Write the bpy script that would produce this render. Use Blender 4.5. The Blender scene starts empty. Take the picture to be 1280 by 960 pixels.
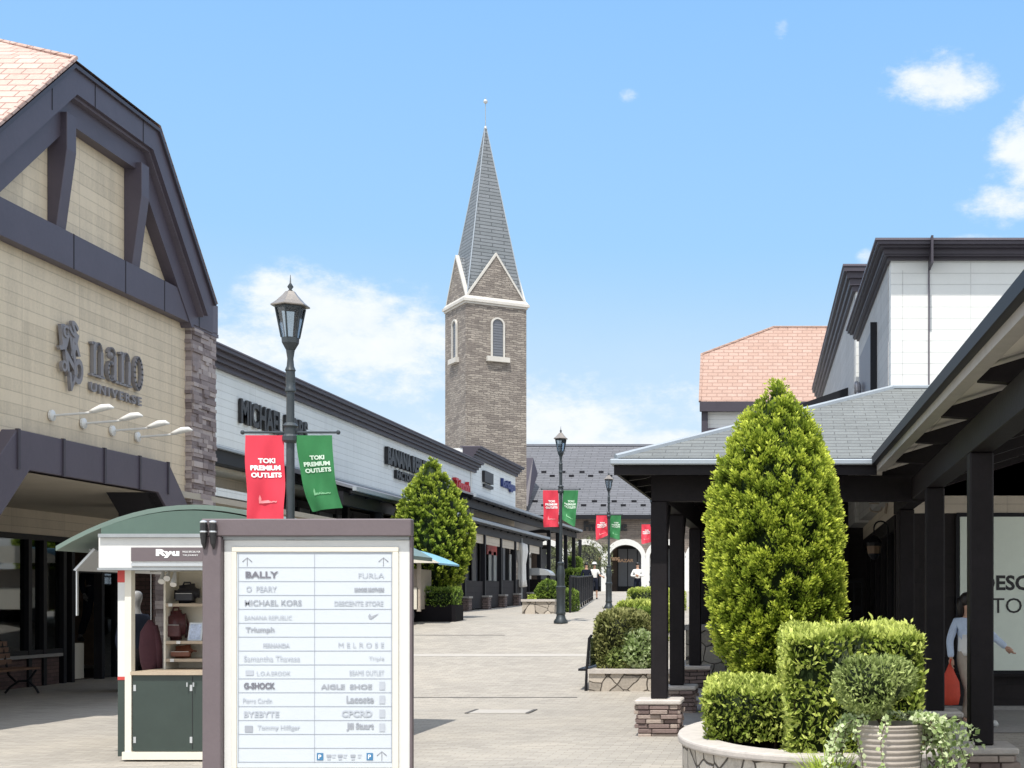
import bpy, bmesh, math, random
import numpy as np
from mathutils import Vector, Matrix
random.seed(7); rng = np.random.default_rng(7)
S = bpy.context.scene
C = bpy.context.collection
EYE = 1.57; F = 1732.0; VX = 985.0; VY = 750.0
# street axis = +Y, camera stands at the origin; these turn a sight line plus a known plane into metres
def PX(px, Y): return (px-VX)/F*Y
def PZ(py, Y): return EYE+(VY-py)/F*Y
def PY(px, X): return X*F/(px-VX)
def sm(a, b, t):
    t = max(0., min(1., (t-a)/(b-a))); return t*t*(3-2*t)
GP = [(-60,0),(21,0),(24,.2),(33,1.05),(36,1.13),(47,1.27),(64,1.62),(86,2.1),(200,2.4),(900,2.4)]
def gz(x, y):
    z = 0
    for (a, za), (b, zb) in zip(GP, GP[1:]):
        if a <= y <= b: z = za+(zb-za)*(y-a)/(b-a)
    if y < 37:
        k = max(sm(-10.6, -9.3, x), sm(31, 37, y)); z *= k
    return z
# ---------------------------------------------------------------- materials
M = {}
def newmat(n):
    m = bpy.data.materials.new(n); m.use_nodes = True
    nt = m.node_tree; nt.nodes.clear()
    out = nt.nodes.new('ShaderNodeOutputMaterial'); p = nt.nodes.new('ShaderNodeBsdfPrincipled')
    nt.links.new(p.outputs[0], out.inputs[0]); M[n] = m
    return m, nt, p, out
def N(nt, t, **k):
    n = nt.nodes.new(t)
    for a, b in k.items():
        if a.startswith('i_'):
            key = a[2:]; key = int(key) if key.isdigit() else key.replace('_', ' ')
            n.inputs[key].default_value = b
        else: setattr(n, a, b)
    return n
def L(nt, a, b): nt.links.new(a, b)
def math_(nt, op, a, b=None, c=None):
    n = N(nt, 'ShaderNodeMath', operation=op)
    for i, v in enumerate((a, b, c)):
        if v is None: continue
        if isinstance(v, (int, float)): n.inputs[i].default_value = v
        else: L(nt, v, n.inputs[i])
    return n.outputs[0]
def mixc(nt, f, a, b, mode='MIX'):
    n = N(nt, 'ShaderNodeMix', data_type='RGBA', blend_type=mode)
    if isinstance(f, (int, float)): n.inputs[0].default_value = f
    else: L(nt, f, n.inputs[0])
    for i, v in ((6, a), (7, b)):
        if isinstance(v, tuple): n.inputs[i].default_value = v+(1,)
        else: L(nt, v, n.inputs[i])
    return n.outputs[2]
def ramp(nt, f, stops):
    r = N(nt, 'ShaderNodeValToRGB'); e = r.color_ramp.elements
    while len(e) < len(stops): e.new(.5)
    for i, (p, c) in enumerate(stops):
        e[i].position = p; e[i].color = (c+(1,)) if isinstance(c, tuple) else (c, c, c, 1)
    L(nt, f, r.inputs[0]); return r.outputs[0]
def bump(nt, p, h, dist=.01, st=.6):
    b = N(nt, 'ShaderNodeBump'); b.inputs['Distance'].default_value = dist; b.inputs['Strength'].default_value = st
    L(nt, h, b.inputs['Height']); L(nt, b.outputs[0], p.inputs['Normal'])
def noise(nt, vec, scale, detail=4, rough=.6):
    n = N(nt, 'ShaderNodeTexNoise'); n.inputs['Scale'].default_value = scale
    n.inputs['Detail'].default_value = detail; n.inputs['Roughness'].default_value = rough
    if vec is not None: L(nt, vec, n.inputs['Vector'])
    return n.outputs[0]
def wallvec(nt, vs=1.0):
    """u runs along the wall, v goes up; picked from the face direction in the object's own space"""
    t = N(nt, 'ShaderNodeTexCoord'); s = N(nt, 'ShaderNodeSeparateXYZ'); L(nt, t.outputs['Object'], s.inputs[0])
    q = N(nt, 'ShaderNodeSeparateXYZ'); L(nt, t.outputs['Normal'], q.inputs[0])
    ax = math_(nt, 'ABSOLUTE', q.outputs[0]); ay = math_(nt, 'ABSOLUTE', q.outputs[1])
    sel = math_(nt, 'GREATER_THAN', ax, ay)
    u = math_(nt, 'ADD', math_(nt, 'MULTIPLY', s.outputs[1], sel), math_(nt, 'MULTIPLY', s.outputs[0], math_(nt, 'SUBTRACT', 1.0, sel)))
    c = N(nt, 'ShaderNodeCombineXYZ'); L(nt, u, c.inputs[0])
    v = math_(nt, 'MULTIPLY', s.outputs[2], vs) if vs != 1 else s.outputs[2]
    L(nt, v, c.inputs[1])
    return c.outputs[0], u, v, t.outputs['Object'], sel
def plain(n, col, rough=.6, metal=0, var=.12, sc=6, bmp=0, spec=.5):
    m, nt, p, o = newmat(n)
    t = N(nt, 'ShaderNodeTexCoord')
    a = noise(nt, t.outputs['Object'], sc)
    b = noise(nt, t.outputs['Object'], sc*7, 3)
    f = math_(nt, 'ADD', math_(nt, 'MULTIPLY', a, .65), math_(nt, 'MULTIPLY', b, .35))
    r = ramp(nt, f, [(.3, tuple(c*(1-var) for c in col)), (.7, tuple(min(1, c*(1+var)) for c in col))])
    L(nt, r, p.inputs['Base Color']); p.inputs['Roughness'].default_value = rough
    p.inputs['Metallic'].default_value = metal; p.inputs['Specular IOR Level'].default_value = spec
    if bmp: bump(nt, p, b, bmp)
    return m
def siding(n, col, h=.155, joint=1.8, rough=.65, stain=.12, dark=.75, grain=0):
    m, nt, p, o = newmat(n); vec, u, v, ob, sel = wallvec(nt)
    fr = math_(nt, 'FRACT', math_(nt, 'DIVIDE', v, h)); ln = math_(nt, 'LESS_THAN', fr, .075)
    fj = math_(nt, 'FRACT', math_(nt, 'DIVIDE', u, joint)); lj = math_(nt, 'LESS_THAN', fj, .012/joint)
    w = math_(nt, 'MAXIMUM', ln, lj)
    st = N(nt, 'ShaderNodeMapping'); st.inputs['Scale'].default_value = (2.6, 2.6, .28); L(nt, ob, st.inputs[0])
    a = noise(nt, st.outputs[0], 1.6, 6, .7); b = noise(nt, ob, 26, 3)
    row = N(nt, 'ShaderNodeTexWhiteNoise', noise_dimensions='2D'); cc = N(nt, 'ShaderNodeCombineXYZ')
    L(nt, math_(nt, 'FLOOR', math_(nt, 'DIVIDE', v, h)), cc.inputs[0]); L(nt, math_(nt, 'FLOOR', math_(nt, 'DIVIDE', u, joint)), cc.inputs[1])
    L(nt, cc.outputs[0], row.inputs[0])
    f = math_(nt, 'ADD', math_(nt, 'ADD', math_(nt, 'MULTIPLY', a, .6), math_(nt, 'MULTIPLY', b, .25)), math_(nt, 'MULTIPLY', row.outputs[0], .15))
    r = ramp(nt, f, [(.3, tuple(c*(1-stain*1.6) for c in col)), (.55, col), (.75, tuple(min(1, c*(1+stain*.5)) for c in col))])
    c2 = mixc(nt, math_(nt, 'MULTIPLY', w, .27), r, tuple(c*.3 for c in col))
    L(nt, c2, p.inputs['Base Color']); p.inputs['Roughness'].default_value = rough
    hgt = math_(nt, 'ADD', math_(nt, 'MULTIPLY', math_(nt, 'SUBTRACT', 1.0, w), 1.0), math_(nt, 'MULTIPLY', b, .25+grain))
    bump(nt, p, hgt, .006, .7)
    return m
def brickmat(n, c1, c2, mor, bw, bh, ms=.006, vs=1., distort=.0, rough=.8, bd=.02, contrast=.5, off=.5):
    m, nt, p, o = newmat(n); vec, u, v, ob, sel = wallvec(nt, vs)
    if distort:
        nn = N(nt, 'ShaderNodeTexNoise'); nn.inputs['Scale'].default_value = 2.5/bw*.4; L(nt, ob, nn.inputs['Vector'])
        a = N(nt, 'ShaderNodeVectorMath', operation='SCALE'); a.inputs['Scale'].default_value = distort
        L(nt, nn.outputs[1], a.inputs[0]); ad = N(nt, 'ShaderNodeVectorMath', operation='ADD'); L(nt, vec, ad.inputs[0]); L(nt, a.outputs[0], ad.inputs[1]); vec = ad.outputs[0]
    b = N(nt, 'ShaderNodeTexBrick'); L(nt, vec, b.inputs['Vector'])
    b.inputs['Scale'].default_value = 1; b.inputs['Brick Width'].default_value = bw; b.inputs['Row Height'].default_value = bh
    b.inputs['Mortar Size'].default_value = ms; b.inputs['Mortar Smooth'].default_value = .3; b.offset = off
    b.inputs['Color1'].default_value = c1+(1,); b.inputs['Color2'].default_value = c2+(1,); b.inputs['Mortar'].default_value = mor+(1,)
    a = noise(nt, ob, 3.5, 5, .7); d = noise(nt, ob, 30, 3)
    f = math_(nt, 'ADD', math_(nt, 'MULTIPLY', a, .5), math_(nt, 'MULTIPLY', d, .5))
    g = ramp(nt, f, [(.3, 1-contrast), (.7, 1.0)])
    col = mixc(nt, 1.0, b.outputs[0], g, 'MULTIPLY')
    L(nt, col, p.inputs['Base Color']); p.inputs['Roughness'].default_value = rough
    bw_ = N(nt, 'ShaderNodeRGBToBW'); L(nt, b.outputs[0], bw_.inputs[0])
    hh = math_(nt, 'ADD', math_(nt, 'MULTIPLY', math_(nt, 'SUBTRACT', 1.0, b.outputs[1]), .7), math_(nt, 'ADD', math_(nt, 'MULTIPLY', d, .4), math_(nt, 'MULTIPLY', bw_.outputs[0], 1.2)))
    bump(nt, p, hh, bd, .8)
    return m
def rubble(n, col, mor, scale, rough=.8, w=.05, bd=.03):
    m, nt, p, o = newmat(n); t = N(nt, 'ShaderNodeTexCoord'); ob = t.outputs['Object']
    nn = N(nt, 'ShaderNodeTexNoise'); nn.inputs['Scale'].default_value = scale*1.3; L(nt, ob, nn.inputs['Vector'])
    a = N(nt, 'ShaderNodeVectorMath', operation='SCALE'); a.inputs['Scale'].default_value = .25/scale; L(nt, nn.outputs[1], a.inputs[0])
    ad = N(nt, 'ShaderNodeVectorMath', operation='ADD'); L(nt, ob, ad.inputs[0]); L(nt, a.outputs[0], ad.inputs[1])
    v = N(nt, 'ShaderNodeTexVoronoi', feature='DISTANCE_TO_EDGE'); v.inputs['Scale'].default_value = scale; L(nt, ad.outputs[0], v.inputs['Vector'])
    v2 = N(nt, 'ShaderNodeTexVoronoi', feature='F1'); v2.inputs['Scale'].default_value = scale; L(nt, ad.outputs[0], v2.inputs['Vector'])
    bw = N(nt, 'ShaderNodeRGBToBW'); L(nt, v2.outputs['Color'], bw.inputs[0])
    edge = ramp(nt, v.outputs[0], [(w*.5, 0.), (w*1.6, 1.)])
    d = noise(nt, ob, scale*7, 5, .7)
    f = math_(nt, 'ADD', math_(nt, 'MULTIPLY', bw.outputs[0], .5), math_(nt, 'MULTIPLY', d, .5))
    g = ramp(nt, f, [(.25, tuple(c*.55 for c in col)), (.5, col), (.75, tuple(min(1, c*1.3) for c in col))])
    L(nt, mixc(nt, edge, mor, g), p.inputs['Base Color']); p.inputs['Roughness'].default_value = rough
    bump(nt, p, math_(nt, 'ADD', edge, math_(nt, 'MULTIPLY', d, .4)), bd, .9)
    return m
def foliage(n, dark, mid, lite, trans=.25):
    m, nt, p, o = newmat(n)
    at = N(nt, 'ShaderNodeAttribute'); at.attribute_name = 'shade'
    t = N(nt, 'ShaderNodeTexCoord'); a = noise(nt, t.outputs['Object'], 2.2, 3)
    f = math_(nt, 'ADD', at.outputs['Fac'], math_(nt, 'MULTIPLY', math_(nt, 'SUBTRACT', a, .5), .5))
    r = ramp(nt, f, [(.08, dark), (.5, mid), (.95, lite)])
    L(nt, r, p.inputs['Base Color']); p.inputs['Roughness'].default_value = .6; p.inputs['Specular IOR Level'].default_value = .2
    tr = N(nt, 'ShaderNodeBsdfTranslucent'); L(nt, r, tr.inputs[0]); mx = N(nt, 'ShaderNodeMixShader'); mx.inputs[0].default_value = trans
    L(nt, p.outputs[0], mx.inputs[1]); L(nt, tr.outputs[0], mx.inputs[2]); L(nt, mx.outputs[0], o.inputs[0])
    return m
def glassmat(n, tint, refl=.12, rough=.03):
    m, nt, p, o = newmat(n)
    tr = N(nt, 'ShaderNodeBsdfTransparent'); tr.inputs[0].default_value = tint+(1,)
    gl = N(nt, 'ShaderNodeBsdfGlossy'); gl.inputs['Roughness'].default_value = rough; gl.inputs[0].default_value = (.85, .9, .95, 1)
    fr = N(nt, 'ShaderNodeFresnel'); fr.inputs[0].default_value = 1.5
    mx = N(nt, 'ShaderNodeMixShader'); L(nt, math_(nt, 'ADD', fr.outputs[0], refl), mx.inputs[0])
    L(nt, tr.outputs[0], mx.inputs[1]); L(nt, gl.outputs[0], mx.inputs[2]); L(nt, mx.outputs[0], o.inputs[0])
    return m
def emis(n, col, st):
    m, nt, p, o = newmat(n); p.inputs['Base Color'].default_value = col+(1,)
    p.inputs['Emission Color'].default_value = col+(1,); p.inputs['Emission Strength'].default_value = st
    return m
# ---------------------------------------------------------------- objects
ORG = {}
def tag(o, label=None, cat=None, group=None, kind=None):
    if label: o['label'] = label
    if cat: o['category'] = cat
    if group: o['group'] = group
    if kind: o['kind'] = kind
    return o
def thing(name, loc, label, cat, group=None, rz=0, kind=None):
    o = bpy.data.objects.new(name, None); C.objects.link(o); o.location = loc; o.rotation_euler = (0, 0, rz)
    o.empty_display_size = .3; ORG[o.name] = Vector(loc); return tag(o, label, cat, group, kind)
def link(name, me, mat, parent=None, local=False, smooth=False):
    o = bpy.data.objects.new(name, me); C.objects.link(o)
    if mat is not None and not me.materials: me.materials.append(M[mat] if isinstance(mat, str) else mat)
    if parent is not None:
        o.parent = parent; org = ORG.get(parent.name, Vector((0, 0, 0))); ORG[o.name] = org
        if not local:
            me.transform(Matrix.Translation(-org))
    if smooth:
        me.polygons.foreach_set('use_smooth', [True]*len(me.polygons))
    return o
class MB:
    def __init__(s): s.v = []; s.f = []
    def add(s, vs, fs):
        b = len(s.v); s.v += [tuple(v) for v in vs]; s.f += [tuple(b+i for i in f) for f in fs]; return s
    def box(s, x0, x1, y0, y1, z0, z1):
        if x0 > x1: x0, x1 = x1, x0
        if y0 > y1: y0, y1 = y1, y0
        if z0 > z1: z0, z1 = z1, z0
        return s.add([(x0,y0,z0),(x1,y0,z0),(x1,y1,z0),(x0,y1,z0),(x0,y0,z1),(x1,y0,z1),(x1,y1,z1),(x0,y1,z1)],
                     [(0,3,2,1),(4,5,6,7),(0,1,5,4),(1,2,6,5),(2,3,7,6),(3,0,4,7)])
    def cbox(s, c, d): return s.box(c[0]-d[0]/2, c[0]+d[0]/2, c[1]-d[1]/2, c[1]+d[1]/2, c[2]-d[2]/2, c[2]+d[2]/2)
    def prism(s, pts, off):
        """closed polygon in 3-D pushed along off"""
        n = len(pts); P = [Vector(p) for p in pts]; o = Vector(off)
        s.add(list(P)+[p+o for p in P], [tuple(range(n))[::-1], tuple(range(n, 2*n))]+[(i, (i+1) % n, (i+1) % n+n, i+n) for i in range(n)])
        return s
    def quad(s, a, b, c, d): return s.add([a, b, c, d], [(0, 1, 2, 3)])
    def tube(s, pts, r, n=10, cap=True):
        P = [Vector(p) for p in pts]; rs = r if isinstance(r, (list, tuple)) else [r]*len(P)
        b = len(s.v); ref = None
        for i, p in enumerate(P):
            t = (P[min(i+1, len(P)-1)]-P[max(i-1, 0)]).normalized()
            if ref is None: ref = Vector((0, 0, 1)) if abs(t.z) < .9 else Vector((1, 0, 0))
            x = (ref-t*ref.dot(t)).normalized(); y = t.cross(x); ref = x
            for k in range(n):
                a = 2*math.pi*k/n; s.v.append(tuple(p+(x*math.cos(a)+y*math.sin(a))*rs[i]))
        for i in range(len(P)-1):
            for k in range(n): s.f.append((b+i*n+k, b+i*n+(k+1) % n, b+(i+1)*n+(k+1) % n, b+(i+1)*n+k))
        if cap:
            s.f.append(tuple(b+k for k in range(n))[::-1]); s.f.append(tuple(b+(len(P)-1)*n+k for k in range(n)))
        return s
    def lathe(s, prof, c=(0, 0, 0), n=16, sx=1, sy=1, rot=0):
        b = len(s.v)
        for r, z in prof:
            for k in range(n):
                a = 2*math.pi*k/n+rot; s.v.append((c[0]+r*sx*math.cos(a), c[1]+r*sy*math.sin(a), c[2]+z))
        for i in range(len(prof)-1):
            for k in range(n): s.f.append((b+i*n+k, b+i*n+(k+1) % n, b+(i+1)*n+(k+1) % n, b+(i+1)*n+k))
        s.f.append(tuple(b+k for k in range(n))[::-1]); s.f.append(tuple(b+(len(prof)-1)*n+k for k in range(n)))
        return s
    def ball(s, c, r, n=12, m=8, sc=(1, 1, 1)):
        prof = [(max(1e-4, r*math.sin(math.pi*i/m)), -r*math.cos(math.pi*i/m)) for i in range(m+1)]
        b = len(s.v); s.lathe(prof, (0, 0, 0), n)
        for i in range(b, len(s.v)):
            v = s.v[i]; s.v[i] = (c[0]+v[0]*sc[0], c[1]+v[1]*sc[1], c[2]+v[2]*sc[2])
        return s
    def mesh(s, name):
        me = bpy.data.meshes.new(name); me.from_pydata(s.v, [], s.f); me.update()
        bm = bmesh.new(); bm.from_mesh(me); bmesh.ops.recalc_face_normals(bm, faces=bm.faces); bm.to_mesh(me); bm.free()
        return me
    def build(s, name, mat, parent=None, local=False, smooth=False, bevel=0, autos=False):
        me = s.mesh(name)
        if bevel:
            bm = bmesh.new(); bm.from_mesh(me)
            bmesh.ops.bevel(bm, geom=[e for e in bm.edges if len(e.link_faces) == 2 and e.calc_face_angle(0) > .6], offset=bevel, segments=1, affect='EDGES', profile=.7)
            bm.to_mesh(me); bm.free()
        o = link(name, me, mat, parent, local, smooth)
        if autos:
            me.polygons.foreach_set('use_smooth', [True]*len(me.polygons))
            try: me.set_sharp_from_angle(angle=math.radians(38))
            except Exception: pass
        return o
def copy_tree(o, parent=None):
    c = o.copy(); C.objects.link(c); c.parent = parent
    for ch in [x for x in bpy.data.objects if x.parent == o]: copy_tree(ch, c)
    return c
def textmesh(body, w, h, depth, org, u, v, nrm, mat, name, parent=None, bold=0.0, align='LEFT', local=False, space=1.0):
    cu = bpy.data.curves.new(name, 'FONT'); cu.body = body; cu.size = 1; cu.extrude = .02; cu.offset = bold; cu.space_character = space
    cu.resolution_u = 3
    to = bpy.data.objects.new(name+'_tmp', cu); C.objects.link(to)
    bpy.context.view_layer.update()
    me = bpy.data.meshes.new_from_object(to.evaluated_get(bpy.context.evaluated_depsgraph_get()))
    bpy.data.objects.remove(to); bpy.data.curves.remove(cu)
    me.name = name
    co = np.array([p.co[:] for p in me.vertices]); mn = co.min(0); mx = co.max(0)
    co -= mn; ext = mx-mn
    sy = h/ext[1]; sx = (w/ext[0]) if w else sy
    if align == 'CENTER': co[:, 0] -= ext[0]/2
    if align == 'RIGHT': co[:, 0] -= ext[0]
    O = np.array(org); U = np.array(u, float); V = np.array(v, float); W = np.array(nrm, float)
    P = O+np.outer(co[:, 0]*sx, U)+np.outer(co[:, 1]*sy, V)+np.outer(co[:, 2]/max(ext[2], 1e-6)*depth, W)
    me.vertices.foreach_set('co', P.ravel()); me.materials.clear(); me.update()
    return link(name, me, mat, parent, local)
def offs(pts, d):
    """offset an open polyline (2-D) to its right by d, mitred"""
    P = [Vector(p) for p in pts]; out = []
    for i, p in enumerate(P):
        n = Vector((0, 0)); k = 0
        for a, b in ((i-1, i), (i, i+1)):
            if a < 0 or b >= len(P): continue
            t = (P[b]-P[a]).normalized(); q = Vector((t.y, -t.x)); n += q; k += 1
        n.normalize()
        if k == 2:
            t = (P[i]-P[i-1]).normalized(); q = Vector((t.y, -t.x)); n = n/max(.3, n.dot(q))
        out.append(p+n*d)
    return out
def leaves(name, cen, axis, side, shade, mat, parent=None, local=False, core=None):
    """many small diamond leaves in one mesh; core = (verts, faces) dark inner body"""
    cen, axis, side = map(np.asarray, (cen, axis, side)); n = len(cen)
    fold = np.cross(axis, side); fn = np.linalg.norm(fold, axis=1, keepdims=True)+1e-9
    sw = np.linalg.norm(side, axis=1, keepdims=True)
    up = fold/fn*sw*.35
    v = np.stack([cen-axis, cen+side+up, cen+axis, cen-side+up], 1).reshape(-1, 3)
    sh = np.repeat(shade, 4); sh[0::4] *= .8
    nf = n; ci = np.arange(4*n); ls = np.arange(n)*4; lt = np.full(n, 4)
    if core:
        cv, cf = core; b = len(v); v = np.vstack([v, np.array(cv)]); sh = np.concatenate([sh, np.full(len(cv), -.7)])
        add = [i+b for f in cf for i in f]; st = []; k = len(ci)
        for f in cf: st.append(k); k += len(f)
        ci = np.concatenate([ci, add]); ls = np.concatenate([ls, st]); lt = np.concatenate([lt, [len(f) for f in cf]])
    me = bpy.data.meshes.new(name); me.vertices.add(len(v)); me.vertices.foreach_set('co', v.ravel())
    me.loops.add(len(ci)); me.loops.foreach_set('vertex_index', ci.astype(np.int32))
    me.polygons.add(len(ls)); me.polygons.foreach_set('loop_start', ls.astype(np.int32)); me.polygons.foreach_set('loop_total', lt.astype(np.int32))
    me.update(calc_edges=True); me.validate()
    a = me.attributes.new('shade', 'FLOAT', 'POINT'); a.data.foreach_set('value', sh.astype(np.float32))
    return link(name, me, mat, parent, local)
def rvec(n):
    v = rng.normal(size=(n, 3)); return v/np.linalg.norm(v, axis=1, keepdims=True)
def lump(P, f, seed=0):
    """cheap smooth 3-D noise, -1..1"""
    r = np.random.default_rng(seed); s = 0
    for k in range(5):
        d = r.normal(size=3); d /= np.linalg.norm(d); s = s+np.sin(P@d*f*(1+.45*k)+r.uniform(0, 6.28))/(1+.4*k)
    return s/2.6
def hedge(name, x0, x1, y0, y1, z0, z1, dens, size, mat, parent=None, rnd=.25, taper=0., lumpy=.04, seed=1, flat=False, gap=0.):
    """clipped hedge: leaf layer on a rounded box"""
    c = np.array([(x0+x1)/2, (y0+y1)/2, (z0+z1)/2]); hx, hy, hz = (x1-x0)/2, (y1-y0)/2, (z1-z0)/2
    ar = np.array([hy*hz, hy*hz, hx*hz, hx*hz, hx*hy])*4; n = int(ar.sum()*dens); pick = rng.choice(5, n, p=ar/ar.sum())
    q = rng.uniform(-1, 1, (n, 3))
    for i, (ax, sg) in enumerate(((0, -1), (0, 1), (1, -1), (1, 1), (2, 1))): q[pick == i, ax] = sg
    H = np.array([hx, hy, hz]); p = q*H
    r = min(hx, hy, hz)*2*rnd if rnd < 1 else min(hx, hy)
    inner = np.clip(p, -(H-r), H-r); inner[:, 2] = np.clip(p[:, 2], -hz, hz-r)
    d = p-inner; dl = np.linalg.norm(d, axis=1, keepdims=True)+1e-6; nn = d/dl; p = inner+nn*np.minimum(dl, r)
    k = 1-taper*(hz-p[:, 2:3])/(2*hz); p[:, :2] *= k
    depth = rng.beta(1.3, 3.5, (n, 1)); W = p+c
    p = W+nn*(lump(W, 6, seed)[:, None]*lumpy-depth*size*3.4+size*.6+(rng.uniform(0, 1, (n, 1)) > .985)*rng.uniform(.5, 2.4, (n, 1))*size)
    a = rvec(n)*.7+nn*.55+np.array([0, 0, .45]); a /= np.linalg.norm(a, axis=1, keepdims=True)
    b = np.cross(a, rvec(n)); b /= np.linalg.norm(b, axis=1, keepdims=True)+1e-9
    s = size*rng.uniform(.5, 1.4, (n, 1))
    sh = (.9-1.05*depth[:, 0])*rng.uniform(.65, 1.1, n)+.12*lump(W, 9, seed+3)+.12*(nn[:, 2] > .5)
    if gap:
        keep = ~((lump(W, 8, seed+5) > .9-gap)&(nn[:, 2] < .6)); p, a, b, s, sh = p[keep], a[keep], b[keep], s[keep], sh[keep]
    mb = MB(); g = size*3.4; m = 6
    mb.box(x0+g, x1-g, y0+g, y1-g, z0, z1-g)
    cv = np.array(mb.v); kk = 1-taper*(z1-cv[:, 2:3])/(z1-z0); cv[:, :2] = (cv[:, :2]-c[:2])*kk+c[:2]
    if rnd >= .3:
        mb = MB(); mb.ball((0, 0, 0), 1, 16, 10); cv = np.array(mb.v); e = .62
        cv = np.sign(cv)*np.abs(cv)**e; cv = cv*(H-g)+c
    return leaves(name, p, a*s, b*s*.42, np.clip(sh, 0, 1.2), mat, parent, core=(cv.tolist(), mb.f))
def ballbush(name, c, r, dens, size, mat, parent=None, sc=(1, 1, 1), seed=3, lumpy=.06, asp=.42):
    n = int(4*math.pi*r*r*dens); nn = rvec(n); sc = np.array(sc)
    depth = rng.beta(1.2, 3, (n, 1)); P = nn*r*sc+np.array(c)
    p = P+nn*(lump(P, 9, seed)[:, None]*lumpy-depth*r*.3)
    a = rvec(n)*.7+nn*.7+np.array([0, 0, .3]); a /= np.linalg.norm(a, axis=1, keepdims=True)
    b = np.cross(a, rvec(n)); b /= np.linalg.norm(b, axis=1, keepdims=True)+1e-9; s = size*rng.uniform(.5, 1.4, (n, 1))
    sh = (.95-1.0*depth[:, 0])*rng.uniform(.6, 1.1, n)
    mb = MB(); mb.ball((0, 0, 0), 1, 14, 8); cv = np.array(mb.v)*r*.72*sc+np.array(c)
    return leaves(name, p, a*s, b*s*asp, np.clip(sh, 0, 1.2), mat, parent, core=(cv.tolist(), mb.f))
def conifer(name, c, prof, nclump, per, csz, lsz, mat, parent, seed=5):
    """prof = [(t, radius)] with t in metres above c; knobbly upright sprays over a solid dark heart"""
    ts = np.array([a for a, b in prof]); rs = np.array([b for a, b in prof])
    tt = np.linspace(ts[0], ts[-1], 400); rr = np.interp(tt, ts, rs); cdf = np.cumsum(rr+.02); cdf /= cdf[-1]
    t = np.interp(rng.uniform(0, 1, nclump), cdf, tt); th = rng.uniform(0, 2*math.pi, nclump)
    out = np.stack([np.cos(th), np.sin(th), 0*th], 1); r0 = np.interp(t, ts, rs)
    base = out*r0[:, None]; base[:, 2] = t
    lay = rng.beta(4, 1.4, nclump); rad = r0*(.72+.30*lay)+lump(base, 4.5, seed)*.06*np.minimum(1, r0*2)+(rng.uniform(0, 1, nclump) > .965)*rng.uniform(.02, .07, nclump)*np.minimum(1, r0*3)
    P = out*rad[:, None]; P[:, 2] = t; P += np.array(c)
    slope = np.gradient(rr, tt); sl = np.interp(t, tt, slope)
    nrm = out.copy(); nrm[:, 2] = -sl; nrm /= np.linalg.norm(nrm, axis=1, keepdims=True)
    d = nrm*.75+np.array([0, 0, .85])+rvec(nclump)*.25; d /= np.linalg.norm(d, axis=1, keepdims=True)
    k = np.repeat(np.arange(nclump), per); m = len(k)
    u = rng.beta(1.6, 1.3, m)[:, None]; w = csz*rng.uniform(.7, 1.35, nclump)[k][:, None]
    pr = rvec(m); pr -= d[k]*(pr*d[k]).sum(1, keepdims=True); 
    cen = P[k]+d[k]*(u-.35)*w*1.35+pr*w*.55*np.sqrt(np.maximum(0.02, 1-(2*u-1)**2))*rng.uniform(.4, 1, (m, 1))
    a = d[k]+pr*.75+rvec(m)*.25; a /= np.linalg.norm(a, axis=1, keepdims=True)
    b = np.cross(a, rvec(m)); b /= np.linalg.norm(b, axis=1, keepdims=True)+1e-9
    s = lsz*rng.uniform(.7, 1.3, (m, 1))
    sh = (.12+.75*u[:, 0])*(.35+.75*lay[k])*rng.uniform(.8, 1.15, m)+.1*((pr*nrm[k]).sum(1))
    mb = MB(); mb.lathe([(max(.01, b_*.74), a_) for a_, b_ in prof], c, 14)
    return leaves(name, cen, a*s, b*s*.45, np.clip(sh, 0, 1.2), mat, parent, core=(mb.v, mb.f))
# ---------------------------------------------------------------- materials used
DK = (.022, .017, .019)
plain('dark_wood', (.0115, .009, .0105), .6, var=.3, sc=3, bmp=.004, spec=.22)
plain('dark_metal', (.012, .0125, .0165), .5, var=.15, spec=.25)
plain('plum_trim', (.078, .066, .088), .5, var=.10, sc=2, bmp=.002)
plain('plum_dark', (.045, .038, .052), .5, var=.12, sc=2)
plain('plum_light', (.115, .10, .125), .5, var=.10, sc=2)
plain('joint_dark', (.012, .011, .015), .7)
plain('cream_soffit', (.42, .38, .31), .75, var=.08, sc=1.5)
plain('soffit_beige', (.50, .46, .38), .75, var=.06)
plain('taupe_frame', (.135, .108, .115), .5, var=.07, sc=5, bmp=.002)
plain('white_paint', (.66, .66, .64), .45, var=.04, sc=3)
plain('panel_white', (.56, .60, .64), .35, var=.02, sc=2)
plain('silver', (.55, .57, .58), .3, metal=.5, var=.08)
plain('stone_band_grey', (.4, .4, .38), .8)
plain('grey_metal', (.33, .35, .36), .45, metal=.3, var=.1)
plain('lamp_metal', (.045, .055, .062), .42, metal=.3, var=.2, sc=9, bmp=.002)
plain('lamp_cap', (.30, .27, .24), .4, metal=.6, var=.2, sc=9)
plain('letter_grey', (.22, .21, .22), .45, var=.1)
plain('letter_dark', (.02, .02, .022), .45, var=.1)
plain('letter_red', (.55, .03, .04), .4)
plain('letter_blue', (.02, .04, .18), .4)
plain('letter_white', (.85, .85, .85), .5, var=.02)
plain('print_grey', (.33, .35, .39), .5, var=.05)
plain('print_soft', (.43, .46, .51), .5, var=.03)
plain('print_line', (.33, .36, .42), .5, var=.03)
plain('print_black', (.17, .17, .20), .5, var=.03)
plain('print_blue', (.05, .18, .34), .4)
plain('kiosk_green', (.036, .052, .045), .3, var=.1, sc=3)
plain('roof_green', (.085, .135, .11), .4, var=.08, sc=2)
plain('roof_green_lite', (.15, .205, .175), .4, var=.06, sc=2)
plain('awning_blue', (.22, .45, .60), .55, var=.06)
plain('red_paint', (.55, .06, .05), .5)
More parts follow.
